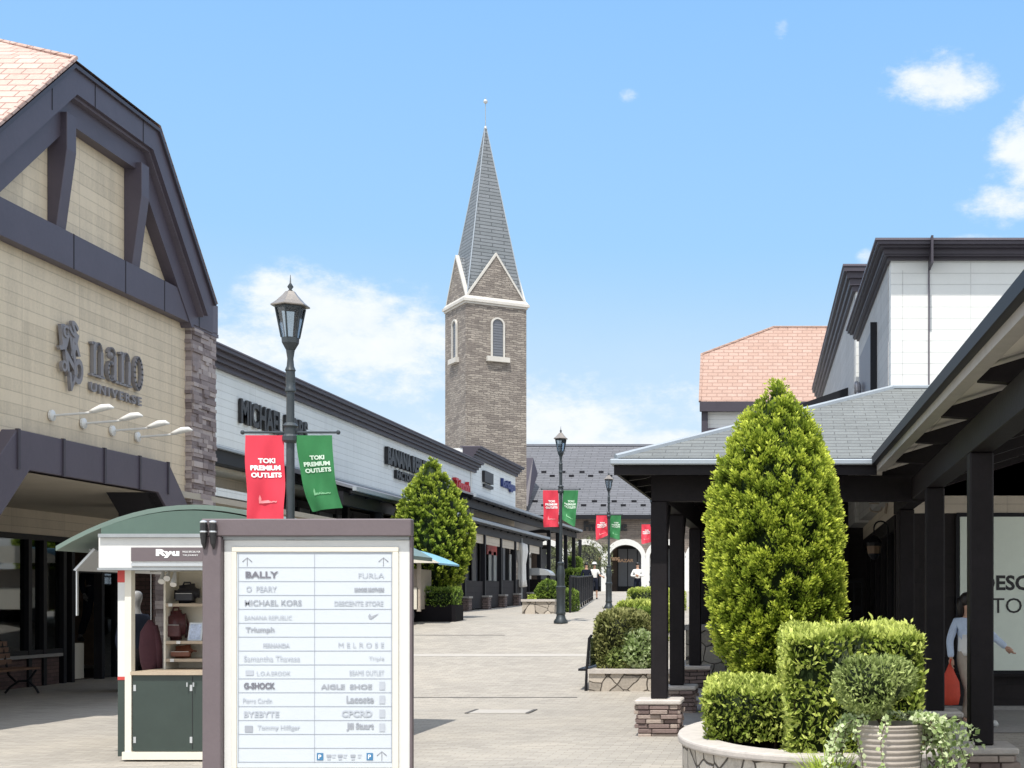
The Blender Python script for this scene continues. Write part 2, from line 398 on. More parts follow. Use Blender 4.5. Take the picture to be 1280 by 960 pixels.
plain('kiosk_wood', (.42, .34, .25), .55, var=.15, sc=5)
plain('shelf_white', (.72, .68, .58), .5, var=.04)
plain('leather_black', (.018, .018, .024), .42, var=.3, sc=12, bmp=.004)
plain('leather_maroon', (.07, .02, .022), .42, var=.3, sc=12, bmp=.004)
plain('leather_brown', (.16, .055, .03), .42, var=.3, sc=12, bmp=.004)
plain('cloth_navy', (.013, .016, .027), .9, var=.2, spec=.1)
plain('cloth_maroon', (.07, .022, .03), .9, var=.2)
plain('cloth_white', (.75, .75, .73), .85, var=.05)
plain('cloth_blue', (.50, .60, .76), .85, var=.12, sc=9, bmp=.01)
plain('cloth_beige', (.40, .34, .28), .85, var=.1, sc=9, bmp=.01)
plain('cloth_red', (.55, .06, .03), .7, var=.15)
plain('mannequin', (.24, .235, .23), .4)
plain('skin', (.52, .31, .22), .55, var=.05)
plain('hair', (.012, .009, .008), .5)
plain('soil', (.05, .035, .025), .95, var=.4, sc=20, bmp=.02)
plain('bark', (.07, .045, .03), .95, var=.4, sc=14, bmp=.02)
plain('stone_cap', (.50, .46, .42), .8, var=.14, sc=9, bmp=.006)
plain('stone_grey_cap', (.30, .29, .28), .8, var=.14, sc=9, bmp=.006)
plain('bench_wood', (.16, .085, .05), .6, var=.25, sc=4)
plain('slate_metal', (.16, .17, .20), .5, var=.1)
plain('flash', (.34, .38, .42), .45, metal=.2, var=.05)
plain('tower_white', (.52, .50, .46), .7, var=.1, sc=3)
plain('window_grey', (.14, .15, .17), .35, var=.1)
plain('inside_dark', (.010, .009, .011), .8, spec=.1)
plain('inside_brown', (.07, .05, .04), .7, var=.3, sc=2)
plain('inside_wood', (.20, .13, .08), .6, var=.2)
plain('pot_clay', (.40, .355, .31), .8, var=.12, sc=8, bmp=.004)
plain('banner_red', (.62, .035, .065), .75, var=.07, sc=3)
plain('banner_green', (.022, .165, .05), .75, var=.08, sc=3)
plain('banner_red_mark', (.80, .28, .30), .75, var=.03)
plain('banner_green_mark', (.18, .42, .22), .75, var=.03)
plain('photo_print', (.45, .52, .68), .4, var=.5, sc=8)
emis('warm_bulb', (1, .75, .42), 6); emis('warm_letters', (.45, .30, .20), .35)
siding('cream_siding', (.69, .58, .425), .155, 1.42, stain=.17)
siding('white_siding', (.74, .78, .78), .155, 2.2, stain=.07)
siding('white_boards', (.74, .75, .73), .155, 4.3, stain=.03)
siding('beige_siding', (.60, .53, .43), .16, 1.8, stain=.1)
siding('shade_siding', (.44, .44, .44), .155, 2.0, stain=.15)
siding('dark_boards', (.018, .014, .015), .2, 1.2, stain=.3, rough=.85)
brickmat('ledge_stone', (.30, .23, .22), (.17, .13, .135), (.05, .04, .04), .26, .058, .006, distort=.03, bd=.03, contrast=.45)
brickmat('post_stone', (.30, .22, .20), (.14, .105, .10), (.02, .015, .015), .24, .062, .008, distort=.03, bd=.03)
brickmat('tower_stone', (.45, .40, .345), (.25, .215, .19), (.19, .165, .15), .42, .115, .012, distort=.22, bd=.07, contrast=.55)
brickmat('brown_brick', (.17, .10, .085), (.11, .065, .06), (.07, .05, .045), .22, .07, .007, bd=.01)
brickmat('arcade_brick', (.30, .25, .215), (.21, .18, .155), (.16, .13, .12), .5, .13, .01, bd=.02)
brickmat('pink_shingle', (.62, .46, .40), (.56, .39, .33), (.34, .21, .175), .26, .13, .009, rough=.9, bd=.02, contrast=.3)
brickmat('pink_shingle_far', (.50, .345, .285), (.45, .30, .24), (.36, .23, .185), .33, .13, .014, rough=.9, bd=.02, contrast=.25)
brickmat('grey_shingle', (.20, .215, .215), (.17, .182, .182), (.10, .105, .105), .28, .05, .004, vs=1., rough=.9, bd=.01, contrast=.3)
brickmat('slate_far', (.165, .17, .19), (.135, .14, .155), (.07, .07, .08), .9, .13, .016, rough=.8, bd=.02, contrast=.25)
brickmat('spire_slate', (.20, .22, .24), (.165, .185, .20), (.07, .08, .09), 1.3, .19, .022, rough=.6, bd=.03, contrast=.25)
rubble('rubble_light', (.44, .39, .33), (.09, .075, .06), 3.6, w=.022)
rubble('rubble_wall', (.36, .33, .28), (.07, .06, .05), 3.6, w=.022)
foliage('thuja', (.016, .034, .006), (.24, .33, .035), (.82, .88, .14), .3)
foliage('thuja_far', (.014, .03, .006), (.21, .30, .034), (.70, .77, .13), .3)
foliage('hedge_bright', (.018, .032, .008), (.24, .32, .045), (.80, .86, .24), .3)
foliage('hedge_green', (.012, .024, .007), (.10, .17, .025), (.32, .43, .08), .22)
foliage('hedge_olive', (.016, .02, .008), (.15, .17, .05), (.42, .42, .17), .22)
foliage('bush_grey', (.018, .03, .012), (.22, .29, .08), (.54, .62, .24), .28)
foliage('ivy', (.025, .04, .014), (.28, .38, .13), (.70, .78, .48), .28)
foliage('grass_lime', (.06, .10, .012), (.34, .46, .05), (.66, .74, .2), .3)
foliage('olive_leaf', (.02, .028, .014), (.13, .15, .075), (.34, .37, .20), .25)
glassmat('shop_glass', (.42, .46, .46), .07); glassmat('lamp_glass', (.62, .68, .72), .10, .15)
# paving
def paving():
    m, nt, p, o = newmat('paving')
    g = N(nt, 'ShaderNodeNewGeometry'); pos = g.outputs['Position']
    b = N(nt, 'ShaderNodeTexBrick'); L(nt, pos, b.inputs['Vector']); b.inputs['Scale'].default_value = 1
    b.inputs['Brick Width'].default_value = .20; b.inputs['Row Height'].default_value = .10; b.inputs['Mortar Size'].default_value = .0032
    b.inputs['Color1'].default_value = (.425, .395, .35, 1); b.inputs['Color2'].default_value = (.345, .32, .285, 1); b.inputs['Mortar'].default_value = (.24, .21, .175, 1)
    a = noise(nt, pos, .55, 6, .65); c = noise(nt, pos, 60, 2); e = noise(nt, pos, 6, 4)
    st = ramp(nt, math_(nt, 'ADD', math_(nt, 'MULTIPLY', a, .7), math_(nt, 'MULTIPLY', e, .3)), [(.28, (.74, .735, .73)), (.48, (.93, .925, .91)), (.68, (1.06, 1.04, 1.0))])
    col = mixc(nt, 1., b.outputs[0], st, 'MULTIPLY')
    L(nt, col, p.inputs['Base Color']); p.inputs['Roughness'].default_value = .85
    bump(nt, p, math_(nt, 'ADD', math_(nt, 'SUBTRACT', 1., b.outputs[1]), math_(nt, 'MULTIPLY', c, .5)), .004, .6)
paving()
plain('pave_light', (.425, .40, .365), .85, var=.1, sc=8); plain('pave_dark', (.10, .095, .09), .8, var=.2, sc=12)
# ---------------------------------------------------------------- ground
xs = sorted(set(list(np.arange(-30, 30.1, .6))+[-900, -300, -120, -60, 60, 120, 300, 900]))
ys = sorted(set(list(np.arange(-10, 95.1, .75))+[-300, -60, 21, 33, 36, 47, 64, 86, 130, 200, 400, 900]))
mb = MB(); mb.v = [(x, y, gz(x, y)) for y in ys for x in xs]; n = len(xs)
mb.f = [(j*n+i, j*n+i+1, (j+1)*n+i+1, (j+1)*n+i) for j in range(len(ys)-1) for i in range(n-1)]
tag(mb.build('ground', 'paving', smooth=True), kind='structure')
def strip(name, x0, x1, y0, y1, mat, dz=.004, seg=24):
    m = MB(); k = 0
    for i in range(seg):
        a, b = x0+(x1-x0)*i/seg, x0+(x1-x0)*(i+1)/seg
        m.quad((a, y0, gz(a, y0)+dz), (b, y0, gz(b, y0)+dz), (b, y1, gz(b, y1)+dz), (a, y1, gz(a, y1)+dz))
    return tag(m.build(name, mat), kind='structure')
strip('paving_line', -7.6, -3.3, 21.64, 21.70, 'pave_dark')
strip('paving_band', -8.6, -3.2, 26.9, 27.25, 'pave_light')
strip('paving_line', -8.2, -6.2, 30.3, 30.36, 'pave_dark')
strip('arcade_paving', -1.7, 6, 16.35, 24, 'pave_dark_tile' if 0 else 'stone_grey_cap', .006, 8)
# drain cover with two slots
dc = thing('drain_cover', (-4.0, 19.45, 0), 'flat square metal cover with two dark slots set in the paving', 'drain cover')
MB().box(-4.42, -3.62, 19.15, 19.75, .002, .008).build('cover_plate', 'pave_light', dc)
for x in (-4.44, -3.6): MB().box(x-.025, x+.025, 19.13, 19.77, .002, .014).build('slot', 'pave_dark', dc)
# ---------------------------------------------------------------- camera, sun, sky
cam = bpy.data.cameras.new('camera'); co = bpy.data.objects.new('camera', cam); C.objects.link(co); S.camera = co
co.location = (0, 0, EYE); co.rotation_euler = (math.radians(90), 0, 0)
cam.sensor_fit = 'HORIZONTAL'; cam.sensor_width = 36; cam.lens = F/1280*36; cam.shift_x = -(VX-640)/1280; cam.shift_y = (VY-480)/1280
cam.clip_start = .1; cam.clip_end = 3000
EL = math.radians(63); AZ = math.radians(177)    # sun stands behind the camera, high
sd = Vector((math.sin(AZ)*math.cos(EL)*-1, math.cos(AZ)*math.cos(EL), math.sin(EL)))
sl = bpy.data.lights.new('sun', 'SUN'); so = bpy.data.objects.new('sun', sl); C.objects.link(so)
sl.energy = 5.0; sl.angle = math.radians(.53); sl.color = (1, .955, .88); so.location = (0, -20, 60)
so.rotation_euler = sd.to_track_quat('Z', 'Y').to_euler()
W = bpy.data.worlds.new('World'); S.world = W; W.use_nodes = True; nt = W.node_tree; nt.nodes.clear()
wo = nt.nodes.new('ShaderNodeOutputWorld'); bg = nt.nodes.new('ShaderNodeBackground'); L(nt, bg.outputs[0], wo.inputs[0])
sky = N(nt, 'ShaderNodeTexSky', sky_type='NISHITA'); sky.sun_disc = False; sky.sun_elevation = EL
sky.sun_rotation = math.atan2(sd.x, sd.y); sky.air_density = 1.0; sky.dust_density = .6; sky.ozone_density = 1.3; sky.altitude = 100
tc = N(nt, 'ShaderNodeTexCoord'); sp = N(nt, 'ShaderNodeSeparateXYZ'); L(nt, tc.outputs['Generated'], sp.inputs[0])
el = math_(nt, 'ARCSINE', sp.outputs[2]); az = math_(nt, 'ARCTAN2', sp.outputs[0], sp.outputs[1])
wv = N(nt, 'ShaderNodeMapping'); wv.inputs['Scale'].default_value = (1, 1, 1.8); L(nt, tc.outputs['Generated'], wv.inputs[0])
def wn(scale, detail, rough=.6, loc=0):
    n_ = N(nt, 'ShaderNodeTexNoise'); n_.inputs['Scale'].default_value = scale; n_.inputs['Detail'].default_value = detail; n_.inputs['Roughness'].default_value = rough
    mp = N(nt, 'ShaderNodeMapping'); mp.inputs['Location'].default_value = (loc, loc*.7, 0); L(nt, wv.outputs[0], mp.inputs[0]); L(nt, mp.outputs[0], n_.inputs['Vector']); return n_.outputs[0]
n1 = wn(12, 10, .64); n2 = wn(42, 8, .66, 3.1); n3 = wn(6, 5, .6, 7.7)
CL = [  # azimuth / elevation are real sky directions (radians); radii, strength
 (1180,104,86,42,1.15),(1150,120,70,22,.7),(786,120,24,14,.62),(975,36,17,24,.55),(1285,190,62,62,1.15),(1262,255,70,36,.9),(1300,130,40,30,.9),
 (385,385,110,60,.95),(450,415,170,70,1.05),(300,440,150,70,.85),(540,470,140,70,.75),(720,470,110,60,.52),(790,500,90,60,.45),(828,552,80,20,1.0),
 (700,520,170,75,.80),(560,530,120,50,.6),(840,500,110,60,.62),(1085,322,22,16,.7),(1225,298,70,12,.55),(640,470,60,40,.45),(950,560,140,30,.5)]
tot = None
for px, py, rx, ry, st in CL:
    u0, v0 = (px-VX)/F, (VY-py)/F; a0 = math.atan(u0); e0 = math.atan2(v0, math.sqrt(1+u0*u0)); ra = rx/F*math.cos(a0)**2; re = ry/F*math.cos(e0)*.95
    dx = math_(nt, 'DIVIDE', math_(nt, 'SUBTRACT', az, a0), ra); dy = math_(nt, 'DIVIDE', math_(nt, 'SUBTRACT', el, e0), re)
    d2 = math_(nt, 'ADD', math_(nt, 'MULTIPLY', dx, dx), math_(nt, 'MULTIPLY', dy, dy))
    w = math_(nt, 'MULTIPLY', math_(nt, 'EXPONENT', math_(nt, 'MULTIPLY', d2, -1.0)), st)
    tot = w if tot is None else math_(nt, 'MAXIMUM', tot, w)
nz = math_(nt, 'ADD', math_(nt, 'MULTIPLY', n1, .62), math_(nt, 'MULTIPLY', n2, .38))
den = math_(nt, 'ADD', tot, math_(nt, 'MULTIPLY', math_(nt, 'MULTIPLY', math_(nt, 'SUBTRACT', nz, .5), 2.4), math_(nt, 'MINIMUM', 1.0, math_(nt, 'MULTIPLY', tot, 2.2))))
mr = N(nt, 'ShaderNodeMapRange', interpolation_type='SMOOTHSTEP'); mr.inputs['From Min'].default_value = .38; mr.inputs['From Max'].default_value = 1.0
L(nt, den, mr.inputs[0])
# thin general haze of cloud low in the sky
lowm = N(nt, 'ShaderNodeMapRange', interpolation_type='SMOOTHSTEP'); L(nt, el, lowm.inputs[0]); lowm.inputs['From Min'].default_value = .26; lowm.inputs['From Max'].default_value = .02
hz = math_(nt, 'MULTIPLY', lowm.outputs[0], math_(nt, 'ADD', .42, math_(nt, 'MULTIPLY', n3, 1.0)))
gr = N(nt, 'ShaderNodeMapRange'); L(nt, el, gr.inputs[0]); gr.inputs['From Min'].default_value = 0; gr.inputs['From Max'].default_value = .55
tint = ramp(nt, gr.outputs[0], [(0, (4.2, 5.4, 6.3)), (.2, (3.35, 4.95, 6.5)), (.45, (2.5, 4.5, 6.8)), (.85, (1.78, 3.75, 6.9)), (1, (1.6, 3.4, 6.9))])
skc = mixc(nt, .95, sky.outputs[0], tint)
c1 = mixc(nt, hz, skc, (5.2, 6.1, 6.9)); ccol = mixc(nt, n2, (5.4, 6.0, 6.6), (7.2, 7.3, 7.3))
# bright cloud added out of view, overhead and behind camera, to lift shaded walls
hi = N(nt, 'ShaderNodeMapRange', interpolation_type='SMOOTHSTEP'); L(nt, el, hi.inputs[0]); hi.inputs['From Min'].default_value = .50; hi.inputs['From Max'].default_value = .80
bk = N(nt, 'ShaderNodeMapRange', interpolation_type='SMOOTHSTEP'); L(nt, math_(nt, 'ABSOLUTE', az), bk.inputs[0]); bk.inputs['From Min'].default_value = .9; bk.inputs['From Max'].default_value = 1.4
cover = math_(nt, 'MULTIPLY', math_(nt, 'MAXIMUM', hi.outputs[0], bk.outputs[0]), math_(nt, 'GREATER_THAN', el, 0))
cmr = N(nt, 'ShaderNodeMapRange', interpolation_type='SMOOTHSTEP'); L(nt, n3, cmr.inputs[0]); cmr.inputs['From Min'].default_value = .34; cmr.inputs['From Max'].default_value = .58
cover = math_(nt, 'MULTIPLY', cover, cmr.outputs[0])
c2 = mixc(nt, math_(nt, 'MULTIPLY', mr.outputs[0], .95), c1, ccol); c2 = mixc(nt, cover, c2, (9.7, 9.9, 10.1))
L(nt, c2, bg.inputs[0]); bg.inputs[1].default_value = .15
S.view_settings.view_transform = 'Standard'; S.view_settings.look = 'None'; S.view_settings.exposure = 0
S.cycles.max_bounces = 8; S.cycles.transparent_max_bounces = 10
# ================================================================ LEFT: cream gabled shop
def island_mat(n, stops, sc=22):
    m_, nt_, p_, o_ = newmat(n); gi = N(nt_, 'ShaderNodeNewGeometry'); tcx = N(nt_, 'ShaderNodeTexCoord')
    L(nt_, ramp(nt_, math_(nt_, 'ADD', math_(nt_, 'MULTIPLY', gi.outputs['Random Per Island'], .7), math_(nt_, 'MULTIPLY', noise(nt_, tcx.outputs['Object'], sc, 4), .3)), stops), p_.inputs['Base Color'])
    p_.inputs['Roughness'].default_value = .85; bump(nt_, p_, noise(nt_, tcx.outputs['Object'], sc*1.8, 4), .01, .8)
island_mat('column_stones', [(.15, (.17, .135, .135)), (.5, (.30, .25, .245)), (.85, (.46, .40, .38))])
def ledge_column(parent, xf, xb, ya, yb2, za, zb2, rh=(.045, .095)):
    m = MB(); m.box(xf-.05, xb, ya+.03, yb2-.03, za, zb2); z = za
    while z < zb2-.01:
        h = min(random.uniform(*rh), zb2-z)
        for side in range(3):
            a, b = (ya, yb2) if side == 0 else (xb, xf)
            u = a
            while u < b-.02:
                w = min(random.uniform(.12, .42), b-u); w = b-u if b-u-w < .07 else w; d = random.uniform(0, .045)
                if side == 0: m.box(xf-.08, xf+d, u+.002, u+w-.002, z+.002, z+h-.002)
                elif side == 1: m.box(u+.002, u+w-.002, ya-d, ya+.08, z+.002, z+h-.002)
                else: m.box(u+.002, u+w-.002, yb2-.08, yb2+d, z+.002, z+h-.002)
                u += w
        z += h
    m.build('stone_column', 'column_stones', parent)
XN = -9.72
nb = thing('gabled_shop', (XN, 19, 0), 'cream boarded shop with a plum trimmed gable, pink roof tiles and grey nano sign', 'shop')
def yz(pts, x0, x1, name, mat, parent=nb, **k): return MB().prism([(x0, y, z) for y, z in pts], (x1-x0, 0, 0)).build(name, mat, parent, **k)
top = [(15.55, 6.42), (18.2, 8.62), (20.68, 8.6), (22.72, 6.42)]
yz([(15.3, 2.6), (16.3, 2.6), (16.9, 3.35), (21.3, 3.35), (22.3, 2.5), (23.25, 2.5), (23.25, 6.46), (22.64, 6.46), (20.64, 8.53), (18.22, 8.53), (15.62, 6.42), (15.3, 6.4)], XN, XN-.3, 'wall', 'cream_siding')
def band(pts, d0, d1, x0, x1, name, mat, parent=nb, **k):
    a = offs(pts, d0); b = offs(pts, d1); m = MB()
    for i in range(len(pts)-1):
        m.prism([(x0, a[i].x, a[i].y), (x0, a[i+1].x, a[i+1].y), (x0, b[i+1].x, b[i+1].y), (x0, b[i].x, b[i].y)], (x1-x0, 0, 0))
    return m.build(name, mat, parent, **k)
band(top, 0, .05, -9.36, -9.9, 'roof_edge', 'plum_dark')
band(top, .03, .36, -9.40, -9.50, 'bargeboard', 'plum_trim')
band(top, .05, .14, -9.50, -9.75, 'soffit', 'plum_dark')
band(top, .36, .40, -9.46, -9.60, 'moulding', 'plum_light')
band(top, .38, .72, -9.545, -9.72, 'inner_bargeboard', 'plum_trim')
m = MB()      # thin joints in the bargeboard
for y, z0, z1 in ((17.7, 7.85, 8.2), (18.8, 8.25, 8.6), (20.2, 8.25, 8.6)): m.box(-9.394, -9.40, y-.006, y+.006, z0-.02, z1-.01)
m.build('board_joint', 'joint_dark', nb)
rf = MB(); e = .05; pk = (-11.1, 19.43, 9.42)
rf.quad((-9.36, 15.5, 6.38+e), (-9.36, 18.2, 8.62+e), (-22, 18.2, 8.62+e), (-22, 15.5, 6.38+e))
rf.add([(-9.36, 18.2, 8.62+e), pk, (-22, 19.43, 9.42), (-22, 18.2, 8.62+e)], [(0, 1, 2, 3)])
rf.add([(-9.36, 18.2, 8.62+e), (-9.36, 20.68, 8.6+e), pk], [(0, 1, 2)])
rf.add([(-9.36, 20.68, 8.6+e), (-22, 20.68, 8.6+e), (-22, 19.43, 9.42), pk], [(0, 1, 2, 3)])
rf.quad((-9.36, 20.68, 8.6+e), (-9.36, 22.76, 6.38+e), (-22, 22.76, 6.38+e), (-22, 20.68, 8.6+e))
roof = rf.build('roof', 'pink_shingle', nb)
MB().tube([(-9.36, 15.5, 6.45), (-9.36, 18.2, 8.69), pk, (-22, 19.43, 9.43)], .035, 6).build('ridge_cap', 'pink_shingle', roof)
bm_ = MB().box(XN, -9.56, 15.3, 23.05, 6.0, 6.47).build('band_beam', 'plum_trim', nb, bevel=.006)
m = MB()
for y in (16.6, 18.55, 20.0, 21.25, 22.5): m.box(-9.556, -9.562, y-.01, y+.01, 6.0, 6.47)
m.build('beam_joint', 'joint_dark', bm_)
MB().box(-9.57, -10.25, 23.051, 23.26, 6.031, 6.5).build('corner_board', 'plum_light', nb)
for y in (18.3, 20.4):
    MB().prism([(XN, y-.12, 7.98), (-9.46, y-.12, 7.98), (-9.46, y-.12, 7.5), (-9.60, y-.12, 6.475), (XN, y-.12, 6.475)], (0, .24, 0)).build('bracket', 'plum_trim', nb, bevel=.006)
arch = yz([(16.1, 2.7), (17.12, 3.68), (21.3, 3.68), (22.38, 2.72), (21.95, 2.45), (20.95, 3.2), (17.4, 3.2), (16.5, 2.35)], XN+.0, -9.52, 'entrance_beam', 'plum_trim', bevel=.006)
for y in (17.13, 18.2, 19.3, 20.35, 21.28): MB().box(-9.50, -9.54, y-.025, y+.025, 3.19, 3.69).build('cover_strip', 'plum_dark', arch)
MB().prism([(-9.56, 21.3, 3.30), (-9.56, 22.2, 2.5), (-9.56, 21.95, 2.45), (-9.56, 20.95, 3.2)], (-.75, 0, 0)).build('beam_return', 'joint_dark', nb)
ledge_column(nb, -9.62, -10.2, 22.36, 23.25, 0, 5.97)
MB().box(-9.58, -10.25, 22.30, 23.31, 5.97, 6.03).build('column_cap', 'plum_light', nb)
MB().box(-10.9, -11.5, 23.8, 24.4, 0, 3.2).build('brick_pier', 'brown_brick', nb)
MB().box(-9.6, -13.7, 11, 32, 3.2, 3.3).build('ceiling', 'cream_soffit', nb)
MB().box(-13.68, -13.9, 11, 32, 2.76, 3.199).build('upper_wall', 'beige_siding', nb)
MB().box(-9.75, -13.7, 15.05, 15.3, 0, 6.4).build('end_wall', 'cream_siding', nb)
MB().box(-10.3, -22, 15.5, 22.7, 6.3, 6.38).build('attic_floor', 'inside_dark', nb)
MB().box(-13.68, -13.95, 14, 26.0, 0, .52).build('low_wall', 'brown_brick', nb)
MB().box(-13.60, -13.95, 14, 26.0, .521, .58).build('low_wall_cap', 'stone_grey_cap', nb)
fr = MB(); fr.box(-13.66, -13.8, 14, 32, 2.66, 2.759)
for y in (23.9, 24.95, 25.45, 26.15, 26.45, 27.6, 28.3, 29.2, 30.6): fr.box(-13.64, -13.8, y-.055, y+.055, 0, 2.66)
fr.box(-13.65, -13.79, 14, 26.1, .583, .66); fr.box(-13.65, -13.79, 26.5, 32, 2.1, 2.18); fr.build('window_frame', 'dark_metal', nb)
MB().box(-13.72, -13.735, 14, 26.1, .66, 2.66).build('window_glass', 'shop_glass', nb)
MB().box(-13.72, -13.735, 27.65, 32, .02, 2.66).build('door_glass', 'shop_glass', nb)
MB().box(-13.9, -17, 13, 32, 0.005, .02).build('shop_floor', 'inside_brown', nb)
MB().box(-17, -17.2, 13, 33, 0, 3.2).build('shop_back_wall', 'inside_brown', nb)
MB().box(-13.9, -17, 32, 32.2, 0, 3.2).build('shop_side_wall', 'inside_wood', nb)
MB().box(-13.9, -17.2, 13, 32.2, 2.85, 2.95).build('shop_ceiling', 'inside_dark', nb)
MB().ball((-14.6, 25.9, 2.2), .05, 8, 6).build('ceiling_bulb', 'warm_bulb', nb)
MB().box(-14.1, -14.6, 26.7, 27.1, .02, .68).build('display_block', 'cloth_beige', nb)
MB().box(-14.0, -14.4, 27.15, 27.55, .02, .72).build('display_block', 'shelf_white', nb)
MB().box(-15.1, -15.2, 26.7, 27.7, .7, 2.4).build('display_panel', 'inside_wood', nb)
# sign: tangled letter emblem, wordmark, second line
U, V, Wn = (0, 1, 0), (0, 0, 1), (1, 0, 0)
def rotuv(deg): a = math.radians(deg); return (0, math.cos(a), math.sin(a)), (0, -math.sin(a), math.cos(a))
em = None
for i, (ch, y, z, w, h, d) in enumerate([('N', 19.02, 5.02, .28, .38, -22), ('A', 19.2, 4.95, .26, .32, 8), ('N', 19.12, 4.66, .26, .34, 14), ('O', 19.25, 4.60, .24, .36, -8), ('J', 18.88, 4.98, .2, .34, 10),
                                           ('S', 19.12, 5.3, .2, .2, -30), ('O', 18.93, 4.7, .13, .15, 0), ('V', 19.07, 4.48, .2, .24, -10), ('C', 18.95, 5.17, .14, .17, 0)]):
    u, v = rotuv(d)
    y = y*.972; z = EYE+(z-EYE)*.972
    o = textmesh(ch, w, h, .045, (XN+.015+.004*i, y, z), u, v, Wn, 'letter_grey', 'emblem_letter', nb if em is None else em, bold=.035)
    if em is None: em = o; ORG['emblem'] = ORG[o.name]; em.name = 'emblem'
def wordstroke(mb, pts, w, x0, x1):
    for a, b in zip(pts, pts[1:]):
        a = Vector(a); b = Vector(b); t = (b-a).normalized(); n_ = Vector((-t.y, t.x))*w/2; a = a-t*w*.2; b = b+t*w*.2
        mb.prism([(x0, *(a+n_)), (x0, *(b+n_)), (x0, *(b-n_)), (x0, *(a-n_))], (x1-x0, 0, 0))
def arcpts(cx, cz, rx, rz, a0, a1, n=9): return [(cx+rx*math.cos(math.radians(a0+(a1-a0)*i/n)), cz+rz*math.sin(math.radians(a0+(a1-a0)*i/n))) for i in range(n+1)]
z0 = EYE+3.21*.972; H = .50; wx0, wx1 = XN+.01, XN+.06
def let_n(y):
    m = MB(); m.box(wx0, wx1, y+.06, y+.135, z0+.02, z0+H-.02); m.box(wx0, wx1, y, y+.2, z0, z0+.03); m.box(wx0, wx1, y+.01, y+.08, z0+H-.06, z0+H-.03)
    m.box(wx0, wx1, y+.265, y+.34, z0+.02, z0+H-.13); m.box(wx0, wx1, y+.215, y+.385, z0, z0+.03)
    wordstroke(m, arcpts(y+.215, z0+H-.15, .085, .125, 165, 0), .035, wx0, wx1+.002); return m
def let_a(y):
    m = MB(); m.box(wx0, wx1, y+.23, y+.305, z0+.03, z0+H-.12); wordstroke(m, arcpts(y+.17, z0+H-.12, .095, .10, 0, 165), .03, wx0, wx1+.002)
    wordstroke(m, arcpts(y+.15, z0+.15, .09, .125, 60, 330), .045, wx0, wx1+.004); m.ball((XN+.07, y+.075, z0+H-.14), .05, 8, 6); m.box(wx0, wx1, y+.27, y+.36, z0, z0+.04); return m
def let_o(y):
    m = MB(); wordstroke(m, arcpts(y+.16, z0+H/2, .12, H/2-.02, 0, 360, 18), .055, wx0, wx1); return m
for f_, y in ((let_n, 19.22), (let_a, 19.64), (let_n, 20.03), (let_o, 20.46)): f_(y).build('sign_letter', 'letter_grey', nb)
textmesh('UNIVERSE', 1.52, .13, .035, (XN+.015, 19.22, 4.47), U, V, Wn, 'letter_grey', 'sign_wordline', nb, bold=.03, space=1.35)
for y in (18.25, 19.07, 19.89, 20.66):
    a = MB().lathe([(.075, 0), (.075, .03), (.03, .05)], (0, 0, 0), 12)
    a.v = [(XN+.01+z, y+x, 4.0+yy) for x, yy, z in a.v]; w_ = a.build('sign_lamp', 'white_paint', nb, smooth=False)
    MB().tube([(XN+.04, y, 4.0), (XN+.45, y+.0, 4.03), (XN+.60, y, 4.05)], .016, 8).build('lamp_arm', 'white_paint', w_)
    MB().tube([(XN+.52, y, 4.05), (XN+.58, y, 4.065), (XN+.68, y, 4.10), (XN+.78, y, 4.115), (XN+.84, y, 4.10)], [.018, .035, .05, .038, .012], 10).build('lamp_head', 'white_paint', w_, smooth=True)
def bench(name, loc, rz, label, ln=1.7, wood='bench_wood'):
    b = thing(name, loc, label, 'bench', rz=rz)     # long side runs along local x, sits facing -y
    m = MB()
    for i in range(4): m.box(-ln/2, ln/2, -.23+.12*i, -.13+.12*i, .42, .45)
    m.build('seat', wood, b, local=True)
    m = MB()
    for i in range(4): m.box(-ln/2, ln/2, .25+.025*i, .275+.025*i, .50+.1*i, .58+.1*i)
    m.build('backrest', wood, b, local=True)
    for x in (-ln/2+.14, ln/2-.14):
        MB().tube([(x, -.28, .02), (x, -.22, .12), (x, -.1, .22), (x, .05, .22), (x, .2, .12), (x, .28, .02)], .02, 6).tube([(x, -.24, .41), (x, -.16, .3), (x, -.08, .22)], .02, 6).tube([(x, .1, .21), (x, .22, .32), (x, .26, .5), (x, .35, .9)], .02, 6).build('leg', 'dark_metal', b, local=True)
    return b
bench('bench', (-12.75, 22.35, 0), math.radians(90), 'wooden slatted bench with curled iron legs in the shade of the cream shop')
# ================================================================ LEFT: long white shop
XM = -11.3
wb = thing('long_white_shop', (XM, 36, 0), 'long white boarded shop with dark cornice between the cream gabled shop and the stepped block', 'shop')
y0, y1 = 23.5, PY(592, XM); zb = 4.63; zt = 6.5
def bx(x0, x1, a, b, z0_, z1_, name, mat, parent, **k): return MB().box(x0, x1, a, b, z0_, z1_).build(name, mat, parent, **k)
bx(XM, XM-.3, y0, y1, zb, zt-.3, 'wall', 'white_siding', wb)
def cornice(x, a, b, z, parent, s=1, name='cornice', scale=1.):
    m = MB()
    for d, h0, h1 in ((.10, -.36, -.26), (.17, -.26, -.17), (.24, -.17, -.07), (.33, -.07, 0)):
        m.box(x-.3*s, x+d*s*scale, a, b+(d if d < .3 else .33)*.6, z+h0, z+h1)
    c = m.build(name, 'plum_dark', parent)
    MB().box(x-.4*s, x+.35*s*scale, a, b+.22, z, z+.03).build('coping', 'plum_light', c)
    return c
cornice(XM, y0, y1, zt, wb)
bx(XM-.3, -20, y0, y1, zt-.5, zt-.4, 'roof', 'slate_metal', wb)
bx(XM+.03, XM-.31, y0, y1, zb-.05, zb-.003, 'drip_edge', 'flash', wb)
